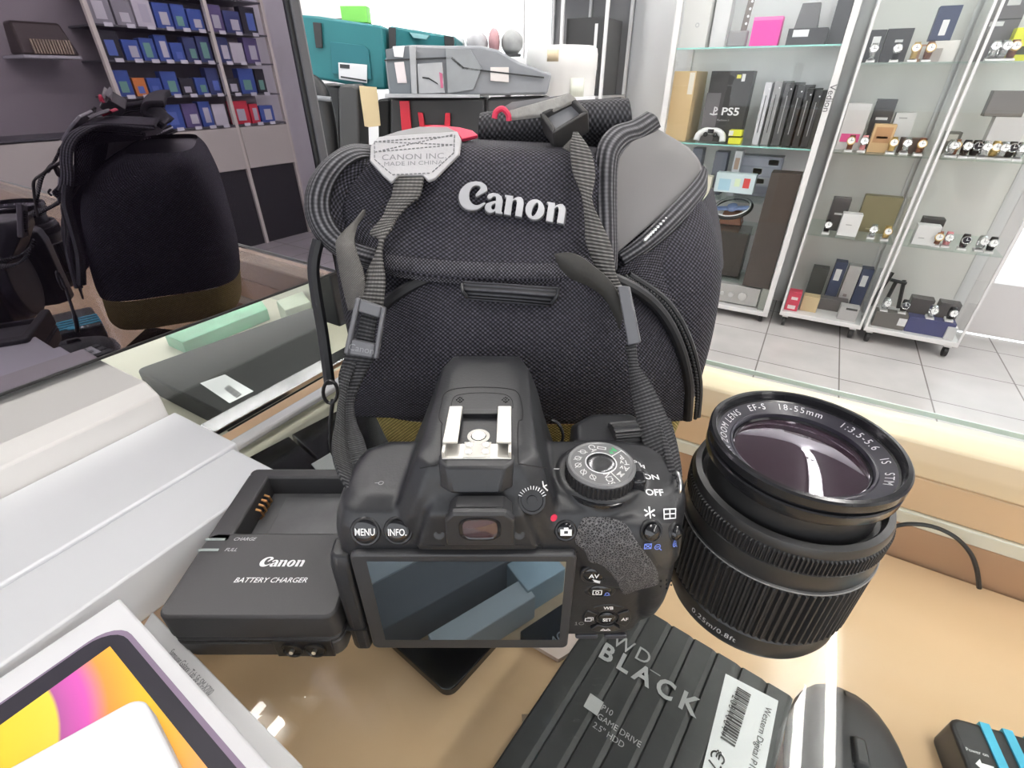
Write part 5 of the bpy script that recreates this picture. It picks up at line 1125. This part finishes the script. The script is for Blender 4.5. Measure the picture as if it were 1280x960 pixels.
T = Matrix.Translation((0, 0, 95)) @ Matrix.Rotation(math.radians(22), 4, 'X') @ Matrix.Rotation(math.radians(-8), 4, 'Y')
b = MB(f2_); b.tube([T @ Vector((92 * math.cos(t), 92 * math.sin(t), 0)) for t in [k * math.pi / 20 for k in range(40)]], 9, 10, closed=True); b.build('rim', PLD, sw_, smooth=60)
b = MB(f2_); b.tube([T @ Vector((86 * math.cos(t), 86 * math.sin(t), 7)) for t in [k * math.pi / 20 for k in range(40)]], 4, 8, closed=True); b.build('rim_inlay', WHT, sw_, smooth=60)
b = MB(f2_); b.loft([[T @ Vector(p) for p in ((-80, -14, -6), (80, -14, -6), (80, 14, -6), (-80, 14, -6))], [T @ Vector(p) for p in ((-80, -10, 6), (80, -10, 6), (80, 10, 6), (-80, 10, 6))]]); b.cyl(T @ Vector((0, 0, -6)), T @ Vector((0, 0, 14)), 26, n=20); b.build('hub', mat('wheel_blue', (.25, .33, .6), .4), sw_, bevel=2)
MB(f2_).loft([[(-60, 30, 0), (60, 30, 0), (60, 130, 0), (-60, 130, 0)], [(-40, 40, 75), (40, 40, 75), (40, 110, 75), (-40, 110, 75)]]).build('wheel_base', mat('wheel_base', (.22, .09, .05), .4), sw_, bevel=6)
MB().box(-712, -190, 2790, 3060, -487, -480.5).build('glass_shelf_board', GL3, label='clear shelf board under the steering wheel', cat='shelf', smooth=0)
am = thing('amplifier', 'silver amplifier with round knobs at the bottom of the console cabinet', 'amplifier', LF(-250, 2800, Z0 + .5)); f2_ = LF(U_for(905, 2800, Z0 + 50), 2800, Z0 + .5)
am.matrix_world = Matrix.Translation(f2_.translation); WM[am.name] = Matrix.Translation(f2_.translation)
MB(f2_).box(-180, 175, 0, 250, 6, 108).build('case', mat('amp_silver', (.56, .55, .54), .35, metal=.3), am, bevel=3)
for x, r in ((95, 22), (35, 14), (-10, 10)): MB(f2_).cyl((x, 0, 55), (x, -14, 55), r, n=24).build('knob', SIL, am, bevel=2)
MB(f2_).box(-170, -60, -2, 0, 55, 90).build('display', BLK, am)
carton('small_carton', 'grey green carton beside the silver amplifier', 'box', 955, Z0, 40, 120, 100, 2790, (.35, .37, .33))
# ------------------------------------------------------------------ watches and little boxes
def watch_proto(i, strap, case, dial):
    fr_ = LF(0, 0, 0); t = thing('wrist_watch', 'x', 'watch', fr_, 'wrist watches on display stands')
    MB(fr_).loft([[(-16, -20, 0), (16, -20, 0), (16, 22, 0), (-16, 22, 0)], [(-15, -18, 7), (15, -18, 7), (15, 20, 11), (-15, 20, 11)]]).build('stand', mat('stand_white', (.84, .83, .82), .5), t, bevel=.8)
    b = MB(fr_); R1, Wd = 27, 10; rows = []
    for k in range(25):
        a = 2 * math.pi * k / 24; rows.append([(x, 0 + R1 * .85 * math.cos(a), 38 + R1 * math.sin(a)) for x in (-Wd, 0, Wd)])
    b.grid(rows); b.build('strap', strap, t, smooth=60, solid=3)
    T = Matrix.Translation((0, -22, 44)) @ Matrix.Rotation(math.radians(72), 4, 'X')
    c = MB(fr_).lathe([(14.5, 0), (16.5, 2), (16.5, 8), (15, 10), (13, 9)], n=28, M=T).build('case', case, t, smooth=30)
    MB(fr_).lathe([(14.6, 9), (.01, 9.3)], n=28, M=T).build('dial', dial, c, smooth=0)
    b = MB(fr_); b.add([T @ Vector(p) for p in ((-.8, -2, 9.7), (.8, -2, 9.7), (.5, 12, 9.7), (-.5, 12, 9.7))], [(0, 1, 2, 3)]); b.add([T @ Vector(p) for p in ((-2, .8, 9.8), (-2, -.8, 9.8), (9, -.5, 9.8), (9, .5, 9.8))], [(0, 1, 2, 3)]); b.build('hands', BLK if i != 2 else WHT, c, smooth=0)
    return t
GOLD = mat('gold', (.75, .52, .20), .3, metal=.9); BRN = mat('strap_brown', (.22, .08, .04), .5); SST = mat('steel', (.66, .66, .67), .25, metal=1); ROSE = mat('strap_pink', (.75, .30, .32), .5); DIW = mat('dial_white', (.85, .85, .85), .3); DIB = mat('dial_black', (.02, .02, .03), .2)
PR = {k: watch_proto(i, *v) for i, (k, v) in enumerate({'steel': (SST, SST, DIW), 'brown': (BRN, GOLD, DIW), 'black': (RUB, SST, DIB), 'gold': (GOLD, GOLD, DIW), 'pink': (ROSE, SST, DIW), 'dark': (RUB, SST, DIW)}.items())}
ADJ = {'steel': 'steel watch with white dial', 'brown': 'brown strapped watch with gold case', 'black': 'black watch with dark dial', 'gold': 'gold watch with white dial', 'pink': 'pink strapped watch', 'dark': 'black strapped watch with white dial'}
used = set()
def watch(kind, px, z, v, where, sc_=1.0):
    u = U_for(px, v, z + 30); W = LF(u, v, z + .5, random.uniform(-5, 5)); loc, r, s_ = W.decompose()
    Wm = Matrix.Translation(loc) @ r.to_matrix().to_4x4(); lb_ = ADJ[kind] + ' ' + where
    if kind not in used:
        used.add(kind); o = PR[kind]; o.matrix_world = Wm; WM[o.name] = Wm; o['label'] = lb_
    else: copy_tree(PR[kind], Wm, label=lb_)
L1, L2 = 'by the consoles', 'by the door'
SH = {247: 'upper shelf', -85: 'middle shelf', -443: 'lower shelf', -845: 'bottom board'}
for cab, z, row in ((1, 247, (('steel', 1088), ('dark', 1120), ('gold', 1143), ('brown', 1160))), (1, -85, (('brown', 1063), ('pink', 1079), ('gold', 1115), ('steel', 1132), ('brown', 1150))), (1, -443, (('dark', 1034), ('steel', 1091), ('gold', 1108))),
                    (2, 247, (('steel', 1229), ('dark', 1241), ('steel', 1253), ('brown', 1265))), (2, -85, (('steel', 1181), ('brown', 1193), ('dark', 1206), ('black', 1218), ('steel', 1229), ('gold', 1242), ('steel', 1252), ('black', 1262), ('steel', 1274))),
                    (2, -443, (('brown', 1172), ('pink', 1184), ('black', 1205), ('steel', 1226), ('dark', 1239))), (2, -845, (('steel', 1107), ('black', 1130), ('steel', 1165), ('dark', 1195)))):
    for i, (k, px) in enumerate(row):
        u = U_for(px, 2800, z + 30); lo, hi = (W1 if cab == 1 else W2)
        if not lo + 38 < u < hi - 38: u = min(max(u, lo + 40), hi - 40); px = px_of((u, 2800, z + 30))
        zz = z + (76 if z == -845 else 0)
        ordn = ('first', 'second', 'third', 'fourth', 'fifth', 'sixth', 'seventh', 'eighth', 'ninth')[i]
        watch(k, px, zz, 2824 if i % 2 == 0 else 2834, '%s from left, %s, cabinet %s' % (ordn, SH[z], L1 if cab == 1 else L2))
G = (.40, .40, .39); DK = (.05, .05, .055); DN = (.035, .05, .11); WH = (.76, .755, .75)
SB = [(1, 247, 1092, 55, 115, DK, 'black watch box with a pale emblem, upper shelf', [('print_mark', .25, .75, .5, .8, (.75, .75, .75))], 2900), (1, 247, 1120, 90, 118, (.045, .045, .06), 'wide black watch box with small lettering, upper shelf', [('print_mark', .4, .7, .6, .68, (.7, .7, .7))], 2920), (1, 247, 1180, 80, 70, (.74, .72, .68), 'cream watch box under the navy case, upper shelf', None, 2860), (1, 317.5, 1182, 70, 110, DN, 'navy blue case standing on the cream box', [('print_mark', .35, .65, .15, .6, (.8, .8, .8))], 2862),
      (1, 247, 1150, 50, 60, (.50, .30, .18), 'small brown box with paper, upper shelf', [('paper', .5, 1, .2, .9, (.76, .74, .7))], 2880), (1, 247, 1168, 40, 45, (.40, .36, .33), 'small taupe box, upper shelf', None, 2840),
      (1, -85, 1060, 90, 185, (.66, .64, .63), 'tall pale carton with pink printed ribbon, middle shelf', [('ribbon', .1, .9, .18, .36, (.8, .1, .3))], 2880), (1, -85, 1099, 75, 200, DK, 'tall black box behind the wooden box, middle shelf', [('print_mark', .2, .8, .6, .65, (.75, .75, .75))], 2960), (1, -85, 1125, 75, 150, WH, 'white upright carton right of the black box', [('print_mark', .2, .6, .85, .88, (.4, .4, .4))], 2960), (1, -85, 1102, 80, 110, (.62, .42, .22), 'open wooden box with carved lid, middle shelf', [('carved_panel', .12, .88, .35, .9, (.48, .26, .12)), ('carving', .25, .75, .5, .58, (.3, .14, .07))], 2850), (1, -85, 1140, 90, 60, (.10, .07, .06), 'low dark brown watch box, middle shelf', None, 2870),
      (1, -443, 1047, 75, 150, (.075, .075, .072), 'black box with white emblem, lower shelf', [('print_mark', .3, .8, .5, .56, (.7, .7, .7))], 2900), (1, -443, 1062, 80, 100, WH, 'white card box with small print, lower shelf', [('print_mark', .3, .6, .5, .54, (.4, .4, .4))], 2815), (1, -443, 1105, 150, 165, (.27, .235, .13), 'large olive green padded box at the back of the lower shelf', [('print_mark', .3, .7, .08, .12, (.55, .5, .3))], 2950),
      (1, -845, 987, 60, 100, (.62, .04, .09), 'red printed box at the bottom left', [('print_mark', .2, .8, .1, .3, (.8, .7, .7)), ('print_mark', .3, .8, .6, .75, (.8, .7, .7))], 2800), (1, -845, 1012, 75, 80, (.58, .45, .26), 'small open brown cardboard box at the bottom', None, 2830), (1, -845, 1020, 75, 185, (.05, .055, .05), 'dark upright box at the back of the bottom board', None, 3000), (1, -845, 1043, 52, 240, DN, 'navy box with white tag, left of the grey one, at the bottom', [('tag', .2, .7, .6, .85, (.75, .75, .75))], 2960), (1, -845, 1060, 56, 230, (.50, .48, .47), 'grey upright box between the two navy boxes', [('print_mark', .3, .6, .3, .36, (.25, .2, .2))], 2958), (1, -845, 1077, 50, 225, DN, 'navy box with white tag, right of the grey one, at the bottom', [('tag', .2, .7, .6, .85, (.75, .75, .75))], 2956), (1, -845, 1040, 130, 60, (.12, .11, .11), 'long low black box behind the grey purse', None, 2900), (1, -845, 1060, 80, 70, (.45, .44, .44), 'small grey box with dark handle, bottom right', [('handle', .3, .9, .8, .95, (.05, .05, .05))], 2800),
      (2, 247, 1245, 95, 210, (.15, .14, .15), 'tall grey black stack of labelled boxes, upper shelf', [('label', .35, .75, .85, .95, (.6, .6, .6)), ('label', .05, .5, .55, .62, (.7, .7, .7)), ('fold', 0, 1, .64, .66, (.03, .03, .03))], 2950), (2, 247, 1276, 60, 105, (.74, .76, .03), 'bright yellow watch box, upper shelf', [('band', 0, 1, .2, .45, (.05, .06, .02))], 2885),
      (2, -85, 1255, 110, 145, (.66, .64, .63), 'large white box under the taupe case, middle shelf', None, 2930), (2, 60.5, 1260, 120, 90, (.16, .14, .13), 'dark taupe case lying on the white box', None, 2930), (2, -85, 1188, 55, 85, (.14, .14, .12), 'small dark box with beige label, middle shelf', [('label', .2, .8, .6, .9, (.5, .48, .42))], 2930),
      (2, -443, 1158, 85, 85, WH, 'white card box at the left of the lower shelf', [('print_mark', .2, .45, .35, .39, (.4, .4, .4))], 2812), (2, -443, 1163, 80, 100, (.06, .06, .06), 'black box behind the white card box', None, 2900),
      (2, -845, 1112, 130, 75, (.14, .13, .12), 'black flat carton at the front of the bottom board', [('tag', .75, 1.0, .3, .8, (.8, .8, .8))], 2800), (2, -845, 1162, 180, 75, (.05, .055, .16), 'navy blue flat carton at the front of the bottom board', None, 2803), (2, -845, 1148, 90, 130, (.10, .09, .09), 'black octagonal watch case behind the navy carton', None, 2920), (2, -845, 1182, 80, 130, (.11, .10, .10), 'black watch case at the right behind the navy carton', None, 2918), (2, -845, 1188, 36, 60, (.62, .62, .62), 'small white box at the bottom right corner', None, 2790)]
for cab, z, px, w, h, c, l_, P, v in SB:
    lo, hi = (W1 if cab == 1 else W2); u = U_for(px, v, z + h / 2); u = min(max(u, lo + 14 + w / 2), hi - 14 - w / 2)
    carton('watch_box' if w < 140 else 'watch_carton', l_ + (', console side' if cab == 1 else ', door side'), 'box', 0, z, w, h, min(60, 3120 - v), v, c, parts=P, u=u)
ws = thing('picture_stand', 'black folding display easel at the bottom of the cabinet by the door', 'stand', LF(495, 2960, -844)); f2_ = LF(500, 3060, -844.5)
ws.matrix_world = Matrix.Translation(f2_.translation); WM[ws.name] = ws.matrix_world.copy(); WM[ws.name] = Matrix.Translation(f2_.translation)
for a, c in (((-60, 0, 10), (-20, 30, 190)), ((60, 0, 20), (40, 30, 160)), ((-20, 0, 160), (50, 10, 150)), ((0, 20, 20), (10, 30, 155))): MB(f2_).tube([a, c], 9, 6).build('leg', PLD, ws)
# ================================================================== things beyond the bag: tool cases and the white drum on a bench
bn = thing('bench', 'dark low bench carrying the tool cases behind the bag', 'bench', LF(-60, 1700, FZ, 0, CF))
MB(CF).box(-760, 180, 1380, 2150, -262, -235).build('bench_top', mat('bench_dark', (.06, .058, .055), .6), bn, bevel=3)
for x in (-720, 130):
    for y in (1420, 2100): MB(CF).box(x, x + 50, y, y + 40, FZ, -262.3).build('leg', mat('bench_dark'), bn)
def face_case(name, label, cat, front, depth, m, y, parent=None, bevel=6, solidname='shell', dy=(0, 0)):
    """case whose front outline was read off the photo, at distance y, with its real depth behind"""
    x0 = min(p[0] for p in front); x1 = max(p[0] for p in front); yy = lambda x: y + dy[0] + (dy[1] - dy[0]) * (x - x0) / (x1 - x0)
    P = [Yp(px_, py_, yy(px_)) for px_, py_ in front]; c = sum(P, Vector()) / len(P)
    t = parent or thing(name, label, cat, LF(c.x, c.y + depth / 2, min(p.z for p in P), 0, CF))
    b = MB(CF); b.loft([[p for p in P], [Vector((p.x * 1.0, p.y + depth, p.z)) for p in P]]); b.build(solidname, m, t, bevel=bevel); return t
def face_part(t, name, pts, y, m, th=3, bevel=.8, txt=None):
    P = [Yp(a, c, y) for a, c in pts]; b = MB(CF); b.loft([[p - Vector((0, th, 0)) for p in P], [p + Vector((0, .5, 0)) for p in P]]); return b.build(name, m, t, bevel=bevel)
TEALM = mat('teal_plastic', (.012, .165, .185), .45); TEAL2 = mat('teal_dark', (.012, .15, .18), .5); BKP = mat('case_black', (.025, .025, .027), .5); GCS = mat('case_grey', (.24, .25, .27), .5, noise=(12, .25)); GCL = mat('case_pale', (.40, .41, .43), .5, noise=(20, .3)); GCD = mat('case_slate', (.15, .17, .19), .5)
t = face_case('tool_case', 'teal tool case with white product sticker, left of its twin', 'case', [(372, 18), (398, 20), (478, 32), (483, 112), (470, 112), (380, 96)], 300, TEALM, 1620)
face_part(t, 'latch', [(392, 28), (402, 29), (404, 60), (396, 60)], 1618, BKP, 8); face_part(t, 'handle_recess', [(413, 52), (455, 57), (461, 62), (465, 100), (416, 92)], 1618, TEAL2, 4)
s_ = face_part(t, 'sticker', [(423, 78), (459, 81), (459, 104), (424, 99)], 1612, PAPER, 2)
face_part(s_, 'sticker_print', [(425, 80), (437, 81), (437, 86), (425, 85)], 1609, BLK, 1, 0); face_part(s_, 'sticker_print', [(426, 95), (458, 100), (458, 102), (426, 97)], 1609, BLK, 1, 0)
t = face_case('tool_case', 'second teal tool case with dark latches, behind the grey battered case', 'case', [(486, 32), (570, 46), (572, 118), (488, 118)], 240, TEALM, 1660, dy=(-10, 130))
face_part(t, 'latch', [(486, 34), (495, 35), (495, 62), (487, 62)], 1648, BKP, 6); face_part(t, 'latch', [(556, 45), (568, 47), (568, 62), (557, 62)], 1778, BKP, 20); face_part(t, 'handle_recess', [(513, 41), (538, 45), (534, 50), (518, 48)], 1705, mat('teal_pale', (.25, .5, .52), .4), 20)
# battered grey case
t = face_case('tool_case', 'battered grey plastic tool case with scuffs and stickers, in front of the teal cases', 'case', [(481, 76), (484, 64), (492, 58), (515, 56), (556, 57), (600, 57), (622, 62), (650, 78), (690, 92), (684, 118), (600, 120), (486, 120)], 150, GCS, 1480)
face_part(t, 'end_panel', [(482, 62), (512, 57), (514, 117), (489, 118)], 1478, GCD, 4); face_part(t, 'seam', [(481, 74.5), (565, 71), (580, 84), (600, 87), (680, 96), (680, 98), (600, 89), (578, 86.5), (564, 73.5), (481, 76.5)], 1476, BLK, 5, 0)
face_part(t, 'rib', [(512, 58), (520, 57), (522, 117), (515, 117)], 1476, GCL, 8); face_part(t, 'latch_plate', [(522, 80), (553, 78), (556, 116), (524, 117)], 1476, GCL, 6); face_part(t, 'front_panel', [(557, 60), (588, 62), (602, 85), (592, 112), (560, 117)], 1476, mat('case_mid', (.27, .285, .30), .5, noise=(15, .3)), 5)
face_part(t, 'sticker', [(493, 78), (505, 77), (509, 104), (497, 104)], 1473, mat('sticker_pink', (.72, .66, .68), .5), 2); face_part(t, 'sticker', [(613, 84), (636, 84), (636, 103), (613, 101)], 1474, mat('sticker_pale', (.75, .70, .68), .5), 2)
face_part(t, 'foot_rail', [(483, 117), (600, 118), (600, 122), (483, 122)], 1474, GCL, 16); face_part(t, 'tape', [(491, 58), (506, 57), (504, 72), (493, 71)], 1472, PAPER, 2)
face_part(t, 'scuff', [(528, 96), (536, 97), (547, 104), (548, 106), (536, 99), (528, 98)], 1469, BLK, .5, 0); face_part(t, 'scuff', [(549, 90), (553, 92), (554, 110), (551, 110)], 1469, mat('scuff_pink', (.5, .12, .22), .5), .5, 0)
# black case with red catches below
t = face_case('tool_case', 'black tool case with red catches under the grey case', 'case', [(488, 123), (606, 123), (606, 240), (488, 240)], 300, BKP, 1490)
REDM = mat('catch_red', (.50, .01, .03), .4)
face_part(t, 'catch', [(500, 126), (512, 126), (515, 165), (503, 165)], 1486, REDM, 8); face_part(t, 'handle', [(523, 140), (529, 141), (531, 156), (556, 156), (557, 141), (563, 141), (563, 164), (526, 164)], 1486, REDM, 10)
face_case('tool_case', 'plain dark grey case right of the red catches', 'case', [(609, 123), (690, 121), (690, 240), (609, 240)], 140, mat('case_dark', (.055, .053, .055), .5), 1495)
t = face_case('tool_case', 'rounded black case with tan tape, under the teal case', 'case', [(422, 110), (427, 105), (440, 105), (448, 110), (452, 240), (426, 240)], 105, mat('case_char', (.05, .05, .052), .45), 1505, bevel=10)
face_part(t, 'tan_tape', [(449, 107), (471, 109), (476, 157), (462, 159), (456, 158)], 1503, mat('tape_tan', (.62, .50, .30), .6), 3)
face_case('tool_case', 'tall black case in the shadow behind the hose', 'case', [(392, 104), (425, 108), (425, 240), (392, 240)], 200, BKP, 1830)
t = face_case('tool_case', 'black case standing between the rounded case and the red catches', 'case', [(472, 124), (487, 124), (487, 240), (474, 240)], 200, BKP, 1600)
b = MB(CF); b.tube(spl([Yp(388, 104, 1560), Yp(396, 110, 1560), Yp(404, 128, 1560), Yp(411, 165, 1560), Yp(415, 215, 1560)], 6), 24, 14); hz = b.build('hose', BKP, smooth=60, label='thick black vacuum hose under the teal case', cat='hose')
b = MB(CF); b.tube([Yp(392, 122, 1528), Yp(414, 124, 1528)], 6, 8); b.build('cuff_ring', GCS, hz)
# white drum
wb = thing('white_drum', 'white plastic drum with a rounded top behind the strap buckle', 'drum', LF(*Yp(703, 150, 1770), 0, CF)); dc_ = Yp(703, 58, 1770)
MB(CF).lathe([(98, -400), (103, -200), (106, -60), (107, -58), (107, -20), (104, -6), (94, 0), (.01, 4)], (dc_.x, dc_.y, dc_.z), 48).build('shell', mat('drum_white', (.86, .85, .83), .4), wb, smooth=40)
MB(CF).lathe([(106, -140), (109, -138), (109, -128), (106, -126)], (dc_.x, dc_.y, dc_.z), 48).build('band', PAPER, wb, smooth=30)
b = MB(CF); R = 107.6
for a0, a1, z0, z1, m in ((-118, -100, -40, -12, 0), (-80, -55, -130, -80, 1)):
    pts = [[(dc_.x + R * math.cos(math.radians(a0 + (a1 - a0) * k / 6)), dc_.y + R * math.sin(math.radians(a0 + (a1 - a0) * k / 6)), dc_.z + z) for k in range(7)] for z in (z0, z1)]
    MB(CF).grid(pts).build('label', mat('label_tan', (.68, .56, .38), .5) if m == 0 else mat('label_pale', (.74, .76, .66), .5), wb, smooth=60, solid=.5)
# things on a rack behind
bk = thing('display_rack', 'pale rack behind the white drum with dark boxes on it', 'rack', LF(-1230, 2800, FZ))
for x in (-1470, -1255, -1030): MB().box(x, x + 14, 2640, 2654, FZ, 1000).build('post', mat('frame_white'), bk); MB().box(x, x + 14, 2980, 2994, FZ, 1000).build('post', mat('frame_white'), bk)
for z in (-500, -120, 118, 600): MB().box(-1480, -1010, 2655, 2979, z - 10, z).build('shelf', mat('rack_grey', (.45, .45, .46), .5), bk)
MB().box(-1480, -1010, 2996, 3002, FZ, 1000).build('back_panel', mat('rack_back', (.22, .22, .23), .5), bk)
carton('equipment_box', 'large black equipment box on the pale rack, left of the taller one', 'box', 0, 118, 190, 190, 260, 2690, (.03, .03, .032), u=-1360, parts=[('grille', .05, .95, .1, .5, (.06, .06, .06))])
carton('equipment_box', 'taller black equipment box with white tag on the pale rack', 'box', 0, 118, 190, 320, 260, 2680, (.028, .028, .03), u=-1145, parts=[('tag', .78, .86, .62, .92, (.8, .8, .8)), ('grille', .05, .95, .1, .45, (.07, .07, .07))])
carton('equipment_box', 'grey carton on the lower shelf of the pale rack', 'box', 0, -120, 380, 190, 240, 2690, (.35, .35, .36), u=-1240)
g_ = room(Yp(444, 28.5, 1640)); carton('green_box', 'small bright green box lying on the left teal case', 'box', 0, Yp(444, 28.5, 1640).z, 70, 36, 40, g_.y, (.20, .62, .10), 30, u=g_.x)
carton('equipment_box', 'white shop equipment box above the teal case at the top edge', 'box', 398, 345, 260, 150, 120, 1560, (.80, .74, .73), parts=[('vent', .25, .95, .0, .18, (.10, .09, .09))])
sl_ = MB(CF).box(-900, -280, 2010, 2200, 250, 262).build('wall_ledge', mat('frame_white'), label='white ledge above the teal cases', cat='ledge')
for i, (px_, w, h, c, l_) in enumerate(((573, 55, 75, (.55, .58, .60), 'small pale gadget at the left end of the row over the grey case'), (597, 85, 80, (.42, .42, .44), 'grey model car in the row over the grey case'), (618, 45, 90, (.45, .25, .27), 'reddish small toy in the row over the grey case'), (640, 85, 85, (.33, .34, .34), 'grey round toy next to the white drum'))):
    p = Yp(px_, 70, 2300); fr_ = LF(p.x, p.y, p.z, 0, CF); t = thing('small_toy', l_, 'toy', fr_); MB(fr_).ball((0, 0, h / 2), (w / 2, 40, h / 2), 16).build('body', mat('toy_%d' % i, c, .5, noise=(30, .4)), t, smooth=60); MB(fr_).box(-w * .4, w * .4, -40, 40, -2, 6).build('foot', BKP, t, bevel=1)
p = Yp(610, 72, 2300); MB(CF).box(-420, 80, 2240, 2400, p.z - 24, p.z - 4).build('wall_ledge', mat('frame_white'), label='white ledge carrying the small toys beside the drum', cat='ledge')
# ================================================================== shelving on the right wall, seen in the black screen
us, u1_ = 3120, 3480
su = thing('shelving_unit', 'wall shelving full of packaged goods, seen mirrored in the black screen', 'shelving', LF(3300, 1700, FZ))
MB().box(u1_ + 1, u1_ + 12, 780, 2675, FZ, 1100).build('back_board', mat('shelf_back', (.36, .33, .34), .6), su)
ys_ = (800, 1560, 2240, 2650)
for y in ys_: MB().box(us, us + 30, y, y + 22, FZ, 1100).build('upright', mat('upright_cream', (.76, .72, .62), .5), su)
ZS = (-88, 100, 285, 455, 640)
for z in ZS: MB().box(us + 1, u1_, (1583 if z != -88 else 824), 2649, z - 9, z).build('shelf', mat('shelf_dark', (.10, .10, .11), .5), su)
for i in range(3): MB().box(us - 10, u1_, ys_[i] + 23, ys_[i + 1] - 2, -375, -104).build('base_cabinet', mat('base_beige', (.62, .60, .52), .5), su, bevel=2); MB().box(us + 20, u1_, ys_[i] + 23, ys_[i + 1] - 2, FZ, -376).build('plinth', BKP, su)
random.seed(11)
PAL = {'blue': (.06, .12, .42), 'white': (.72, .71, .74), 'black': (.03, .03, .04), 'violet': (.14, .11, .26), 'grey': (.34, .34, .36), 'navy': (.05, .07, .2), 'orange': (.75, .25, .06), 'brown': (.40, .24, .12), 'red': (.72, .04, .07)}
ORD = ('first', 'second', 'third', 'fourth', 'fifth', 'sixth', 'seventh', 'eighth', 'ninth')
for si, z in enumerate(ZS[:4]):
    for bi in (1, 2):
        y0, y1 = ys_[bi] + 28, ys_[bi + 1] - 6; y = y0; k = 0
        while y < y1 - 75 and k < 9:
            w = random.uniform(70, 125); w = min(w, y1 - y)
            kind = random.choice(('blue', 'blue', 'violet', 'black', 'white', 'navy', 'grey', 'blue'))
            if si == 0 and bi == 2: kind = ('red', 'red', 'blue', 'white', 'grey')[min(k, 4)]
            if si == 1 and bi == 1 and k == 1: kind = 'orange'
            if si == 1 and bi == 2 and k == 4: kind = 'brown'
            h = random.uniform(95, 165); c = PAL[kind]; c2 = random.choice(((.7, .7, .72), (.2, .45, .35), (.6, .6, .65), (.12, .2, .55)))
            fr_ = LF(us + 40, y + w / 2, z + .5, -90); t = thing('packaged_goods', '%s package, %s on the %s shelf, %s' % (kind, ORD[k], ('lowest', 'second lowest', 'third', 'fourth')[si], 'middle bay of wall shelving' if bi == 1 else 'far bay of wall shelving'), 'package', fr_)
            MB(fr_).box(-w / 2 + 3, w / 2 - 3, 0, 60, 0, h).build('carton', mat('pk_' + kind, c, .35), t, smooth=0)
            x0 = -w / 2 + 3 + (w - 6) * random.uniform(.1, .3); MB(fr_).box(x0, x0 + (w - 6) * .5, -1, -.2, h * .15, h * random.uniform(.5, .8)).build('printed_panel', mat('pp_%d' % int(c2[1] * 100), c2, .4), t, smooth=0)
            MB(fr_).box(-22, 22, -44, -42, -12, 8).build('price_tag', PAPER, t, smooth=0)
            y += w + 6; k += 1
ty = LF(us + 60, 1340, 300, -90); t = thing('typewriter', 'brown old machine with a grille, on a bracket in the left bay of the shelving', 'machine', ty)
MB(ty).loft([[(-130, -20, 0), (130, -20, 0), (130, 150, 0), (-130, 150, 0)], [(-110, 40, 150), (110, 40, 150), (110, 140, 150), (-110, 140, 150)]]).build('case', mat('machine_brown', (.05, .035, .03), .5), t, bevel=12)
b = MB(ty)
for i in range(14): b.box(-100 + i * 13, -92 + i * 13, -30 + 0, -19, 6, 70)
b.build('grille', mat('grille_tan', (.35, .28, .2), .5), t, kind='stuff'); MB(ty).box(-130, 130, -24, 290, -14, -.5).build('bracket', mat('rack_grey'), t)
# ================================================================== cartons in the counter near the photographer, seen only in the camera's screen
def under(name, label, cat, cx, cy, w, d, h, deg, m):
    fr_ = LF(cx, cy, -119.8, deg, CF); return MB(fr_).box(-w / 2, w / 2, -d / 2, d / 2, 0, h).build(name, m, bevel=.8, label=label, cat=cat), fr_
under('small_carton', 'long dark grey carton in the counter, mirrored across the camera screen', 'box', -54, 2, 116, 34, 30, -34, mat('grey_slate', (.17, .175, .19), .5))
under('small_carton', 'pale carton in the counter, mirrored below the long grey one', 'box', -18, 24, 70, 16, 24, -34, mat('pale_grey', (.55, .58, .60), .5))
under('small_carton', 'pale blue carton in the counter, mirrored at the right of the camera screen', 'box', 14, -14, 32, 34, 26, -34, mat('pale_blue', (.46, .58, .66), .5))
under('small_carton', 'flat white carton in the counter, mirrored at the upper left of the camera screen', 'box', -84, -38, 120, 34, 10, -34, mat('pale_white', (.62, .66, .70), .5))
t, fr_ = under('phone', 'black phone with SONY lettering in the counter, mirrored in the camera screen', 'phone', 40, 24, 60, 36, 9, -34, GLB)
b = MB(fr_); put(b, text_geo('SONY', 9), lambda v: Vector((-v.x - 14, -v.y, 9.3))); b.build('lettering', GRY, t, smooth=0)
